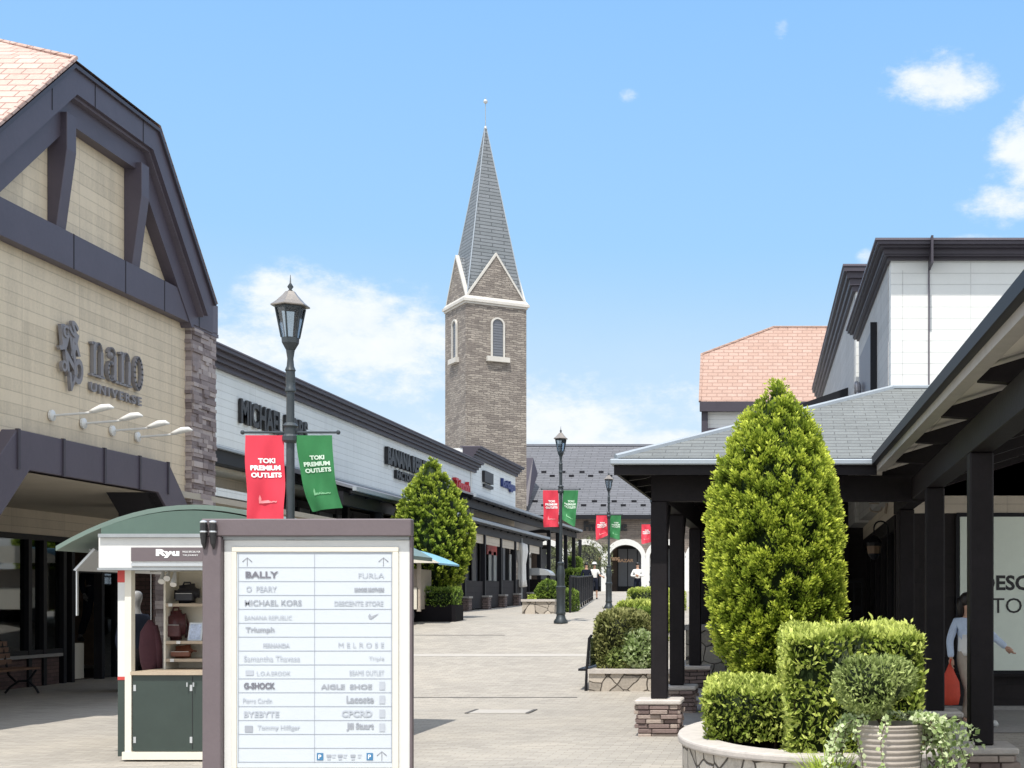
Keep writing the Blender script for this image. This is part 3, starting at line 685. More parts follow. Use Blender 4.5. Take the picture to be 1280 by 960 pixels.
bx(XM-.05, XM-.33, y0, y1, zb-.32, zb-.052, 'lintel', 'dark_metal', wb)
bx(XM-.34, -14, y0, y1, zb-.42, zb-.33, 'soffit', 'soffit_beige', wb)
bx(-13.3, -13.5, 32.2, y1, 3.5, zb-.42, 'upper_wall', 'beige_siding', wb)
bx(-12.2, -12.4, 23.5, 32, 3.35, zb-.42, 'upper_panel', 'beige_siding', wb)
bx(XM+.1, -12.2, 24, 30.0, 3.62, 3.78, 'lower_fascia', 'white_siding', wb)
bx(XM+.02, -12.2, 24, 30.0, 3.40, 3.617, 'lower_beam', 'dark_metal', wb)
bx(-13.35, -13.6, 32.2, y1, .3, 3.5, 'storefront', 'inside_dark', wb)
for y in (31.0, 33.4, 35.8, 38.2):
    bx(XM-.05, XM-.2, y-.08, y+.08, gz(-11, y)-.1, zb-.33, 'post', 'dark_metal', wb)
for a, b in ((33.5, 35.7), (35.9, 38.1), (38.3, 40.5)):
    w_ = bx(-13.28, -13.34, a+.1, b-.1, 1.2, 3.2, 'window', 'dark_metal', wb); bx(-13.26, -13.279, a+.2, b-.2, 1.3, 3.1, 'pane', 'window_grey', w_)
bx(XM-6, XM-6.2, 32.3, 52, 0, zt-.5, 'rear_wall', 'white_siding', wb)
# sign letters (read while walking up the street)
Ym = PY(297, XM); h_ = (545-497)/F*Ym*.62
textmesh('MICHAEL KORS', 3.95, .52, .06, (XM+.02, Ym, PZ(529, Ym)), U, V, Wn, 'letter_dark', 'sign_letters', wb, bold=.03)
Yb = PY(480, XM); textmesh('BANANA REPUBLIC', 5.0, .50, .10, (XM+.02, Yb, PZ(580, Yb)), U, V, Wn, 'letter_dark', 'sign_letters', wb, bold=.05)
Yb = PY(492, XM); textmesh('FACTORY STORE', 3.2, .25, .08, (XM+.02, Yb, PZ(598, Yb)), U, V, Wn, 'letter_dark', 'sign_letters', wb, bold=.05)
Yb = PY(565, XM); textmesh('Triumph', PY(583, XM)-Yb, .52, .12, (XM+.02, Yb, PZ(616, Yb)), U, V, Wn, 'letter_red', 'sign_letters', wb, bold=.04)
# rooftop unit
ru = thing('rooftop_unit', (-12.6, 48, 6.1), 'small white ventilation box on the flat roof of the long white shop', 'vent unit')
MB().box(-12.9, -12.2, 45.5, 47.6, 6.1, 6.95).build('casing', 'white_paint', ru, bevel=.02)
MB().tube([(-12.5, 47.7, 6.1), (-12.5, 47.7, 6.7), (-12.5, 48.2, 6.9), (-12.5, 48.8, 6.5)], .16, 10).build('duct', 'white_paint', ru)
# stepped block
sb = thing('stepped_white_shop', (XM, 54, 0), 'taller white boarded block with blue and black signs beyond the long white shop', 'shop')
ya, yb_ = PY(589, XM), PY(643, XM); zt2 = PZ(559, ya)
bx(XM+.04, XM-.3, ya, yb_, PZ(617, ya), zt2-.3, 'wall', 'white_siding', sb)
bx(XM+.03, XM-8, ya-.15, ya-.003, 4.6, zt2-.05, 'end_wall', 'white_boards', sb)
cornice(XM+.04, ya-.2, yb_, zt2, sb)
bx(XM-.3, -20, ya, yb_+1, zt2-.6, zt2-.5, 'roof', 'slate_metal', sb)
bx(XM-.1, XM-.4, ya, yb_+.5, 4.3, PZ(617, ya), 'lower_wall', 'beige_siding', sb)
bx(XM-2, XM-2.2, ya, yb_+9, 1, 4.8, 'storefront', 'inside_dark', sb)
Yb = PY(601, XM); yy = PY(612, XM)
bx(XM+.05, XM+.15, Yb, yy, PZ(602, Yb), PZ(588, Yb), 'sign_box', 'letter_dark', sb); bx(XM+.05, XM+.15, Yb+.1, yy, PZ(608, Yb), PZ(604.5, Yb), 'sign_box', 'letter_dark', sb)
Yb = PY(624, XM); textmesh('bridge', PY(640, XM)-Yb, .42, .1, (XM+.05, Yb, PZ(611, Yb)), U, V, Wn, 'letter_blue', 'sign_letters', sb, bold=.05)
# canopies on posts
def canopy(x_in, x_out, a, b, z_in, z_out, posts, name, label, px_in=None, basemat='post_stone', trimz=.3):
    c = thing(name, (x_out, a, 0), label, 'canopy', rz=0)
    MB().prism([(x_in, a, z_in), (x_out, a, z_out), (x_out, a, z_out-.06), (x_in, a, z_in-.1)], (0, b-a, 0)).build('roof', 'slate_metal', c)
    g_ = MB().box(x_out, x_out+.09, a, b, z_out-.10, z_out-.01).build('gutter', 'flash', c)
    MB().box(x_out+.0, x_out-.05, a, b, z_out-.16, z_out-.101).build('fascia', 'dark_metal', c)
    bmx = x_out-.28
    MB().box(bmx-.07, bmx+.07, a, b, z_out-.42, z_out-.12).build('beam', 'dark_metal', c)
    for y in np.arange(a+.4, b, 1.2): MB().prism([(x_out-.02, y, z_out-.11), (x_in+.02, y, z_in-.12), (x_in+.02, y, z_in-.3), (bmx, y, z_out-.22)], (0, .08, 0)).build('rafter', 'dark_metal', c)
    for y in posts:
        g = gz(bmx, y); p = MB().box(bmx-.08, bmx+.08, y-.08, y+.08, g+.38, z_out-.42).build('post', 'dark_metal', c)
        q = MB().box(bmx-.22, bmx+.22, y-.22, y+.22, g-.05, g+.40).build('stone_base', basemat, p); MB().box(bmx-.25, bmx+.25, y-.25, y+.25, g+.401, g+.46).build('base_cap', 'stone_grey_cap', p)
    return c, bmx
XC = -9.9
zc = PZ(645, PY(584, XC)); pst = [PY(p, -10.18) for p in (579, 604, 624.6, 642.5, 659, 674)]
c1, bmx = canopy(XM, XC, 31.5, PY(685, XC), zc+.42, zc, [34.5, 37.3, 40.2]+pst, 'shop_canopy', 'dark post canopy with stone post bases along the long white shop behind the left cypress')
MB().box(bmx-.02, bmx+.02, 41, pst[-1], zc-.72, zc-.425).build('fascia_panel', 'beige_siding', c1)
# storefront under the canopy
sf = thing('cafe_front', (-12.2, 48, 0), 'dark glazed shop front with a red poster under the post canopy', 'shop front')
g = gz(-11, 46)
bx(-12.2, -12.4, 33, 60, g-.3, g+.75, 'stall_riser', 'dark_boards', sf)
bx(-12.25, -12.35, 33, 60, g+.75, g+2.75, 'glass_backing', 'window_grey', sf)
m = MB()
for y in np.arange(33, 60.1, 1.45): m.box(-12.16, -12.24, y-.06, y+.06, g-.3, g+2.75)
m.box(-12.17, -12.23, 33, 60, g+2.62, g+2.8); m.build('frame', 'dark_metal', sf)
bx(-12.1, -12.14, PY(609, -12.1)+.0, PY(625, -12.1), PZ(693, 56), PZ(674, 56), 'poster', 'red_paint', sf)
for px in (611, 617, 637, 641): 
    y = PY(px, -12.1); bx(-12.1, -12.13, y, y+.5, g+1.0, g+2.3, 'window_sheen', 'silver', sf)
low = thing('low_timber_fence', (-10.4, 45, 0), 'low dark boarded fence between the canopy posts on the left', 'fence')
for a, b in zip([34.5, 37.3, 40.2]+pst, [37.3, 40.2]+pst):
    zz = gz(-10.4, (a+b)/2); bx(-10.17, -10.23, a+.1, b-.1, zz+.05, zz+.95, 'panel', 'dark_boards', low)
yc0 = PY(592, -10.4); zc2 = PZ(617, yc0)
c2, _b = canopy(XM+.0, -10.4, yc0, PY(726, -10.4), zc2+.3, zc2, [PY(p, -10.68) for p in (686, 697, 707, 717, 725)], 'street_canopy', 'upper dark pergola canopy past the stepped block, its posts free at the far end')
ye = PY(726, -10.4)
MB().prism([(-10.4, ye, zc2), (-13.2, ye, zc2), (-12.0, ye-1.5, zc2+.5)], (0, .01, .0)).build('end_slope', 'slate_metal', c2)
MB().box(-10.4, -13.2, ye-.06, ye+.06, zc2-.16, zc2+.02).build('end_fascia', 'dark_metal', c2)
MB().prism([(XM-1.9, yc0+9, zc2), (XM, yc0+9, zc2+.3), (XM, yc0+9, zc2+.2), (XM-1.9, yc0+9, zc2-.1)], (0, ye-yc0-9, 0)).build('rear_slope', 'slate_metal', c2)
for y in (58, 60.5, 63, 65.5):
    zz = gz(-13, y); MB().box(-12.98, -13.12, y-.07, y+.07, zz, zc2).build('post', 'dark_metal', c2)
# closed white parasol and a small cart
yp = 52.5; xp = PX(652, yp); zp = gz(xp, yp)
pr = thing('closed_parasol', (xp, yp, zp), 'tall white parasol folded shut between the dark canopy posts', 'parasol')
MB().tube([(xp, yp, zp), (xp, yp, PZ(676, yp)+.1)], .03, 8).build('pole', 'grey_metal', pr)
m = MB(); prof = [(.02, PZ(678, yp)), (.19, PZ(681, yp)), (.21, PZ(690, yp)), (.14, PZ(705, yp)), (.15, PZ(724, yp)), (.18, PZ(733, yp)), (.06, PZ(734, yp))]
m.lathe(prof[::-1], (xp, yp, 0), 20); m.v = [(x+(x-xp)*.18*math.cos(5*math.atan2(y-yp, x-xp)), y+(y-yp)*.18*math.cos(5*math.atan2(y-yp, x-xp)), z) for x, y, z in m.v]
m.build('folded_canopy', 'cloth_white', pr, smooth=True)
MB().lathe([(.3, 0), (.3, .08), (.05, .12)], (xp, yp, zp), 14).build('foot', 'dark_metal', pr)
yk = 55; xk = PX(672, yk); zk = gz(xk, yk); zt_ = PZ(716, yk)
ck = thing('small_cart', (xk, yk, zk), 'small dark vending cart with a curved pale awning under the canopies', 'cart')
MB().prism([(xk+.62*math.cos(math.radians(a)), yk-.5, zt_-.1+.28*math.sin(math.radians(a))) for a in range(0, 181, 20)], (0, 1, 0)).build('awning', 'silver', ck)
MB().box(xk-.5, xk+.5, yk-.4, yk+.4, zk+.15, zk+.95).build('cart_body', 'inside_dark', ck)
for dx in (-.5, .5): MB().tube([(xk+dx, yk-.4, zk+.1), (xk+dx, yk-.4, zt_-.1)], .025, 6).build('pole', 'dark_metal', ck)
for dx in (-.35, .35):
    w = MB().lathe([(.15, -.03), (.15, .03)], (0, 0, 0), 14); w.v = [(xk+dx+z, yk-.42+a*.0+b*0, zk+.15+b) if 0 else (xk+dx+a, yk-.45+z, zk+.15+b) for a, b, z in w.v]; w.build('wheel', 'dark_metal', ck)
# ================================================================ lamps and banners
def lamp(px, Y, H, label):
    x = PX(px, Y); g = gz(x, Y); s = H/4.6
    l = thing('street_lamp', (x, Y, g), label, 'street lamp', 'street lamps along the walk'); ORG[l.name] = Vector((0, 0, 0))
    def b(mb, n_, mat, par=None, **k):
        mb.v = [(a*s, c_*s, d*s) for a, c_, d in mb.v]; return mb.build(n_, mat, par or l, local=True, **k)
    b(MB().lathe([(.17, 0), (.17, .05), (.12, .12), (.10, .2), (.115, .22), (.115, .26), (.105, .28), (.105, .80), (.12, .82), (.12, .87), (.095, .89), (.085, 1.05), (.105, 1.15), (.085, 1.30), (.07, 1.38), (.085, 1.4), (.085, 1.44), (.040, 1.47), (.038, 3.0)], n=16), 'base_column', 'lamp_metal', autos=True)
    b(MB().lathe([(.038, 3.0), (.036, 3.58), (.050, 3.59), (.050, 3.615), (.040, 3.63), (.044, 3.68), (.042, 3.78), (.050, 3.79), (.034, 3.83), (.028, 3.90), (.040, 3.98)], n=16), 'pole', 'lamp_metal', autos=True)
    b(MB().lathe([(.05, 3.10), (.075, 3.12), (.075, 3.16), (.06, 3.18), (.06, 3.24), (.075, 3.26), (.05, 3.29)], n=14), 'collar', 'lamp_metal')
    b(MB().lathe([(.02, 3.95), (.045, 3.99), (.078, 4.05), (.083, 4.10)], n=6, rot=math.pi/6), 'lantern_cup', 'lamp_metal')
    fr_ = MB()
    for k in range(6):
        a = math.pi/3*k+math.pi/6; fr_.tube([(.082*math.cos(a), .082*math.sin(a), 4.10), (.136*math.cos(a), .136*math.sin(a), 4.38)], .009, 5)
    fr_.lathe([(.140, 4.375), (.140, 4.40)], n=6, rot=math.pi/6)
    f = b(fr_, 'lantern_frame', 'lamp_metal')
    b(MB().lathe([(.076, 4.10), (.129, 4.375)], n=6, rot=math.pi/6), 'lantern_glass', 'lamp_glass', f)
    r = b(MB().lathe([(.180, 4.395), (.182, 4.405), (.13, 4.445), (.072, 4.505), (.045, 4.54)], n=6, rot=math.pi/6), 'lantern_roof', 'lamp_cap')
    b(MB().lathe([(.03, 4.54), (.012, 4.56), (.03, 4.585), (.008, 4.62), (.002, 4.70)], n=8), 'finial', 'lamp_metal', r, smooth=True)
    zarm = 3.20
    for sx in (-1, 1):
        b(MB().tube([(sx*.05, 0, zarm), (sx*.44, 0, zarm)], .011, 6).ball((sx*.455, 0, zarm), .022, 8, 6), 'banner_arm', 'lamp_metal')
    return l, x, g, s, zarm
def banner(x, Y, g, s, zarm, side, col, label, grp, lean=0., wav=1., w=.37, h=.80, detail=True, curl=0.):
    zt_ = g+(zarm-.03)*s; cx = x+side*.235*s
    b = thing('banner', (cx, Y-.02, zt_), label, 'banner', grp); org = ORG[b.name]
    nu, nv = 16, 24; vs = []; ph = rng.uniform(0, 6)
    def P(u, v, off=0):
        t = v*v; xx = cx+(u-.5)*w*s*(1-.18*t*abs(lean))+lean*t*.14*s+.012*math.sin(ph+7*v)*v*s*wav
        yy = Y-.02+(.05*v*math.sin(5*u+ph+3*v)+.016*math.sin(13*u+7*v+ph)*(.25+v*.6)+.011*math.sin(10*v-5*u+2*ph)*(v+.2))*s*wav+.05*s*t*lean-off - curl*s*max(0, u*side+v-1.0 if side > 0 else (1-u)+v-1.0)*.45
        zz = zt_-v*h*s*(1-.03*abs(lean))+(.05*s*u*v*lean)+curl*s*.22*max(0, ((u if side < 0 else 1-u)+v-1.1))
        return (xx, yy, zz)
    for j in range(nv+1):
        for i in range(nu+1): vs.append(P(i/nu, j/nv))
    fs = [(j*(nu+1)+i, j*(nu+1)+i+1, (j+1)*(nu+1)+i+1, (j+1)*(nu+1)+i) for j in range(nv) for i in range(nu)]
    me = bpy.data.meshes.new('cloth'); me.from_pydata(vs, [], fs); me.update(); cl = link('cloth', me, 'banner_'+col, b, smooth=True)
    mk = 'letter_white' if col == 'red' else 'banner_green_txt'
    def put(body, u0, u1, v0, v1, mat, bold):
        o = textmesh(body, 1, 1, .001, (0, 0, 0), (1, 0, 0), (0, 1, 0), (0, 0, 1), mat, 'print', None, bold=bold)
        me = o.data; o.parent = cl
        for vtx in me.vertices:
            q = P(u0+(u1-u0)*vtx.co.x, v1-(v1-v0)*vtx.co.y, .005*s+vtx.co.z); vtx.co = Vector(q)-org
    put('TOKI', .33, .76, .27, .33, mk, .05); put('PREMIUM', .13, .90, .355, .415, mk, .05); put('OUTLETS', .14, .92, .44, .50, mk, .05)
    mk2 = 'banner_%s_mark' % col
    m = MB()      # little church mark
    for pts in ([(.28, .74), (.31, .70), (.34, .74), (.34, .80), (.28, .80)], [(.34, .77), (.55, .765), (.62, .78), (.62, .80), (.34, .80)]):
        m.add([P(u, v, .006*s) for u, v in pts], [tuple(range(len(pts)))])
    m.build('print', mk2, cl); put('nashi', .42, .80, .765, .80, mk2, .01) if 0 else None
    put('~~~~', .36, .8, .775, .80, mk2, .03)
    return b
plain('banner_green_txt', (.55, .68, .56), .75, var=.02)
L1 = lamp(363, 12.9, 4.50, 'tall dark street lamp with banners rising behind the directory board, nearest of the row')
L2 = lamp(701, 32.7, 4.55, 'dark street lamp with flared base standing in the paved walk beside the round bush planter')
L3 = lamp(761, 47.4, 4.62, 'dark street lamp with banners standing just left of the pergola corner post, beside the hedges')
L4 = lamp(815, 56, 4.6, 'farthest street lamp, mostly hidden behind the pergola corner post')
G1, G2 = 'red lamp banners', 'green lamp banners'
banner(L1[1], 12.9, *L1[2:], -1, 'red', 'red shop-centre banner on the nearest street lamp, above the kiosk', G1, lean=.12, wav=.7, h=.81)
banner(L1[1], 12.9, *L1[2:], 1, 'green', 'green shop-centre banner blown aside on the nearest street lamp', G2, lean=.75, wav=.7, w=.34, h=.74)
banner(L2[1], 32.7, *L2[2:], -1, 'red', 'red banner on the lamp beside the round bush planter', G1, lean=.1, h=.88)
banner(L2[1], 32.7, *L2[2:], 1, 'green', 'green banner with a folded corner on the lamp beside the round bush planter', G2, lean=-.2, h=.88, curl=.9)
banner(L3[1], 47.4, *L3[2:], -1, 'red', 'red banner with a curled corner on the lamp in front of the arches', G1, lean=.2, h=.86, curl=.9)
banner(L3[1], 47.4, *L3[2:], 1, 'green', 'green banner on the lamp in front of the arches', G2, lean=-.1, h=.84, curl=.5)
banner(L4[1], 56, *L4[2:], -1, 'red', 'red banner cut off by the dark pergola corner post', G1, lean=.1, h=.8, curl=.4)
# ================================================================ directory board
Y = 9.95
def X_(px): return PX(px, Y)
def Z_(py): return PZ(py, Y)
d = thing('directory_board', (X_(386), Y, 0), 'large white shop directory in a brown frame in the foreground, arrows at its top corners', 'directory sign')
xl, xr = X_(257), X_(516)
MB().box(xl, X_(280), Y-.06, Y+.16, 0, Z_(671)).build('left_post', 'taupe_frame', d, bevel=.006)
MB().box(X_(513), xr+.0, Y-.02, Y+.03, 0, Z_(671)).build('right_post', 'taupe_frame', d, bevel=.004)
MB().box(xl-.005, xr+.004, Y-.065, Y+.02, Z_(671)+.002, Z_(649)).build('top_beam', 'taupe_frame', d, bevel=.008)
pl = MB().box(X_(280)+.002, X_(513)-.002, Y-.005, Y+.03, .12, Z_(675)).build('panel', 'white_paint', d, bevel=.004)
MB().box(X_(280)+.003, X_(513)-.003, Y-.02, Y+.015, Z_(675)+.002, Z_(671)).build('top_gap', 'grey_metal', d)
m = MB(); a, b_, z1, z0_ = X_(291), X_(499), Z_(684), Z_(960)
m.box(a, b_, Y-.022, Y-.007, Z_(690), z1).box(a, X_(297), Y-.022, Y-.007, z0_, Z_(690)-.001).box(X_(491.5), b_, Y-.022, Y-.007, z0_, Z_(690)-.001)
m.box(a, b_, Y-.022, Y-.007, z0_-.05, z0_-.001); m.build('display_frame', 'shelf_white', d, bevel=.003)
sh = MB().box(X_(297)+.001, X_(491)+.0, Y-.012, Y-.006, Z_(959), Z_(690)-.002).build('display_sheet', 'panel_white', d)
m = MB(); yy = Y-.0145
rows = [692+17.35*i for i in range(16)]
for r in rows: m.box(X_(299), X_(490), yy, yy+.001, Z_(r)-.0016, Z_(r)+.0016)
m.box(X_(394)-.0015, X_(394)+.0015, yy-.001, yy+.0, Z_(953), Z_(692)); m.box(X_(298.6), X_(299.4), yy, yy+.001, Z_(953), Z_(692)); m.box(X_(489.6), X_(490.4), yy, yy+.001, Z_(953), Z_(692))
m.build('row_line', 'print_line', sh)
U1, V1, W1 = (1, 0, 0), (0, 0, 1), (0, -1, 0)
def pr_(t, px0, px1, row, mat='print_grey', hh=7.5, bold=.01, dy=0):
    yb = rows[row]+13+dy; textmesh(t, (px1-px0)/F*Y, hh/F*Y, .001, (X_(px0), yy-.002, Z_(yb)), U1, V1, W1, mat, 'shop_name', sh, bold=bold)
Lf = [('BALLY', 308, 349, 'print_black', .03, 8), ('O  PEARY', 309, 347, 'print_soft', .01, 7), ('MICHAEL KORS', 307, 378, 'print_grey', .012, 7), ('BANANA REPUBLIC', 307, 366, 'print_soft', 0, 5), ('Triumph', 308, 344, 'print_grey', .03, 8),
      ('FERNANDA', 330, 363, 'print_soft', .03, 5), ('Samantha Thavasa', 306, 376, 'print_soft', 0, 7), ('L.O.A.BROOK', 322, 364, 'print_soft', 0, 5), ('G-SHOCK', 306, 345, 'print_black', .04, 8), ('Pierre Cardin', 305, 341, 'print_soft', 0, 6), ('BYEBYTE', 306, 350, 'print_soft', .02, 7), ('Tommy Hilfiger', 323, 376, 'print_soft', .01, 7)]
for i, (t, a0, a1, mt, bo, hh) in enumerate(Lf): pr_(t, a0, a1, i+1, mt, hh, bo)
Rt = [('FURLA', 449, 481, 'print_soft', 0, 6), ('BROOKS BROTHERS', 444, 481, 'print_grey', .05, 5), ('DESCENTE STORE', 419, 480, 'print_soft', .02, 6), (None,)*6, None, ('M E L R O S E', 424, 481, 'print_soft', 0, 6), ('Triple', 462, 481, 'print_soft', 0, 6), ('BEAMS OUTLET', 438, 481, 'print_soft', 0, 6), ('AIGLE  SHOE', 402, 466, 'print_grey', .03, 6), ('Lacoste', 434, 468, 'print_grey', .03, 9), ('CPCRD', 428, 466, 'print_soft', .03, 8), ('Jill Stuart', 434, 468, 'print_grey', .04, 10)]
for i, r in enumerate(Rt):
    if r and r[0]: pr_(r[0], r[1], r[2], i+1, r[3], r[5], r[4])
def flat(pts, mat, n_='print_mark'): MB().add([(X_(p[0]), yy-.001, Z_(p[1])) for p in pts], [tuple(range(len(pts)))]).build(n_, mat, sh)
flat([(461, 770), (463, 767), (465, 770.5), (475, 766.5), (465, 774), (462, 773)], 'print_grey')
flat([(308, 838), (318, 838), (318, 844), (308, 844)], 'print_soft'); flat([(307, 907), (317, 907), (317, 915), (307, 915)], 'print_grey')
for i, r in enumerate((8, 9, 10, 11)): flat([(475, rows[r+1]+4), (482, rows[r+1]+4), (482, rows[r+1]+14), (475, rows[r+1]+14)], 'print_soft')
def arrow(px, py0, py1, hw=6):
    m = MB(); w = .0016
    m.box(X_(px)-w, X_(px)+w, yy-.001, yy, Z_(py1), Z_(py0))
    for s in (-1, 1): m.prism([(X_(px)-w*s, yy-.001, Z_(py0)), (X_(px)+w*s, yy-.001, Z_(py0)-.001), (X_(px+hw*s)+w*s, yy-.001, Z_(py0+5)), (X_(px+hw*s)-w*s, yy-.001, Z_(py0+5)-.003)], (0, .001, 0))
    m.build('arrow', 'print_black', sh)
arrow(310, 697, 708); arrow(480, 697, 708); arrow(478, 939, 951)
for px in (397, 459): 
    flat([(px, 941), (px+8, 941), (px+8, 950), (px, 950)], 'print_blue'); textmesh('P', 3.6/F*Y, 5.5/F*Y, .001, (X_(px+2), yy-.002, Z_(948.4)), U1, V1, W1, 'letter_white', 'icon_letter', sh, bold=.02)
for px in (409, 423, 439): flat([(px, 943), (px+6, 943), (px+6, 946), (px, 946)], 'print_grey'); flat([(px+1, 947), (px+5, 947), (px+5, 949.5), (px+1, 949.5)], 'print_soft')
for px in (416, 430, 448): flat([(px, 943), (px+5, 943), (px+5, 944), (px, 944)], 'print_soft'); flat([(px, 946), (px+4, 946), (px+4, 947), (px, 947)], 'print_soft')
for px in (261, 272.5):
    x = X_(px); g = MB().tube([(x, Y-.075, Z_(687)), (x, Y-.085, Z_(680)), (x, Y-.09, Z_(667))], [.004, .018, .026], 10).build('bolt_spike', 'letter_dark', d)
    MB().tube([(x, Y-.09, Z_(664)), (x, Y-.09, Z_(655))], .024, 10).build('bolt_barrel', 'letter_dark', g)
    for p in (653.5, 665.5): MB().ball((x, Y-.09, Z_(p)), .026, 10, 6, (1, 1, .5)).build('bolt_ring', 'silver', g)
# ================================================================ kiosk
Y = 13.45
kx0, kx1 = X_(147), X_(350); yb = Y+3.5
k = thing('kiosk', (X_(247), Y+1.7, 0), 'green and white sales kiosk with curved roof and bags on shelves, behind the directory board', 'kiosk')
def arc(cx, hw, zc_, rise, n=18, a=1.): return [(cx+hw*(2*i/n-1), zc_+rise*(1-(2*i/n-1)**2)) for i in range(n+1)]
cx = X_(247)
ot = arc(cx, X_(247)-X_(75), Z_(683), Z_(631.5)-Z_(683)); it = [(x, z-.045) for x, z in ot]
m = MB()
for i in range(len(ot)-1): m.prism([(ot[i][0], Y-.08, ot[i][1]), (ot[i+1][0], Y-.08, ot[i+1][1]), (it[i+1][0], Y-.08, it[i+1][1]), (it[i][0], Y-.08, it[i][1])], (0, 3.75, 0))
me_ = m.build('roof', 'roof_green_lite', k)
pd = [p for p in arc(cx, X_(247)-X_(75), Z_(683), Z_(631.5)-Z_(683), 40) if abs(p[0]-cx) < X_(247)-X_(132)]
pd = [(x, z-.06) for x, z in pd]
MB().prism([(x, Y-.14, z) for x, z in pd]+[(pd[-1][0], Y-.14, Z_(668)), (pd[0][0], Y-.14, Z_(668))], (0, .1, 0)).build('pediment', 'roof_green', k)
MB().box(pd[0][0]-.02, pd[-1][0]+.02, Y-.16, Y-.03, Z_(668)-.035, Z_(668)-.001).build('pediment_trim', 'grey_metal', k)
fx0, fx1 = X_(131), X_(363)
fs_ = MB().box(fx0, fx1, Y-.12, Y+.0, Z_(710), Z_(668)-.037).build('fascia', 'white_paint', k)
MB().box(fx0-.01, fx1+.01, Y-.13, Y+.25, Z_(713), Z_(710)-.001).build('fascia_base', 'grey_metal', fs_)
for x in (fx0, fx1-.04): MB().box(x, x+.04, Y+.002, yb, Z_(710), Z_(668)-.037).build('side_fascia', 'white_paint', k)
sp_ = MB().box(X_(172), X_(322), Y-.135, Y-.121, Z_(702), Z_(685)).build('sign_panel', 'taupe_frame', fs_)
textmesh('Ryu', X_(232)-X_(203), .085, .004, (X_(203), Y-.136, Z_(698)), U1, V1, W1, 'letter_white', 'sign_text', fs_, bold=.06)
textmesh('MADE SPECIAL FOR', .17, .018, .003, (X_(236), Y-.136, Z_(691.5)), U1, V1, W1, 'letter_white', 'sign_text', fs_)
textmesh('THE JOURNEY', .15, .018, .003, (X_(236), Y-.136, Z_(696)), U1, V1, W1, 'letter_white', 'sign_text', fs_)
MB().box(X_(172), X_(322), Y-.14, Y-.121, Z_(708), Z_(704.5)).build('light_tube', 'silver', fs_)
for px0, px1, s in ((146, 156, 1), (341, 351, -1)):
    c_ = MB().box(X_(px0), X_(px1), Y+.02, Y+.1, Z_(846), Z_(728)).build('corner_board', 'white_paint', k)
    MB().box(X_(px0), X_(px1), Y+.015, Y+.1, Z_(728)+.001, Z_(713)).build('red_block', 'red_paint', k); MB().box(X_(px0), X_(px1), Y+.015, Y+.1, Z_(850), Z_(846)-.001).build('red_strip', 'red_paint', k)
    MB().box(X_(px0), X_(px1), Y+.02, Y+.1, .05, Z_(850)-.001).build('corner_board', 'kiosk_green', k)
    MB().box(X_(px0+10*s), X_(px1+8*s), Y+.0, Y+.08, .04, Z_(713)).build('post', 'shelf_white', k)
for x in (kx0+.02, kx1-.08): 
    MB().box(x, x+.06, yb-.1, yb, .04, Z_(710)).build('post', 'shelf_white', k); MB().box(x+.01, x+.05, Y+.1, yb-.1, .05, .86).build('side_panel', 'kiosk_green', k)
ct = MB().box(X_(165), X_(332), Y+.01, Y+.9, .10, .84).build('counter', 'kiosk_green', k, bevel=.004)
MB().box(X_(240)-.002, X_(240)+.003, Y+.006, Y+.009, .12, .83).build('door_joint', 'letter_dark', ct)
for px in (235, 243): MB().tube([(X_(px), Y-.02, .77), (X_(px), Y-.02, .73)], .008, 6).build('knob', 'silver', ct)
MB().box(X_(164), X_(333), Y-.02, Y+.92, .842, .875).build('counter_top', 'kiosk_wood', ct)
MB().box(X_(153), X_(343), Y-.01, Y+.12, .02, .095).build('plinth', 'shelf_white', k); MB().box(kx0, kx1, Y+.13, yb, .02, .08).build('floor', 'kiosk_wood', k)
MB().box(fx0+.05, fx1-.05, Y+.05, yb, Z_(668)-.08, Z_(668)-.05).build('ceiling', 'shelf_white', k)
sxl = PX(207, Y+.45)
se = MB().box(sxl, X_(345), Y+.75, Y+.78, .876, 1.92).build('shelf_back', 'shelf_white', k)
for z in (1.535, 1.16, .98): MB().box(sxl, X_(345), Y+.45, Y+.749, z-.03, z).build('shelf', 'kiosk_wood', se)
MB().box(sxl-.02, sxl-.001, Y+.45, Y+.78, .876, 1.92).build('shelf_side', 'shelf_white', se)
MB().tube([(X_(170), Y+.3, 1.85), (X_(240), Y+.3, 1.87)], .008, 6).build('light_rail', 'silver', k)
for px, dz in ((187, 0), (194, .03), (202, -.03)):
    MB().tube([(X_(px), Y+.3, 1.86), (X_(px+1), Y+.26, 1.80+dz*.5), (X_(px+3), Y+.2, 1.75+dz)], [.012, .022, .032], 10).build('spotlight', 'white_paint', k)
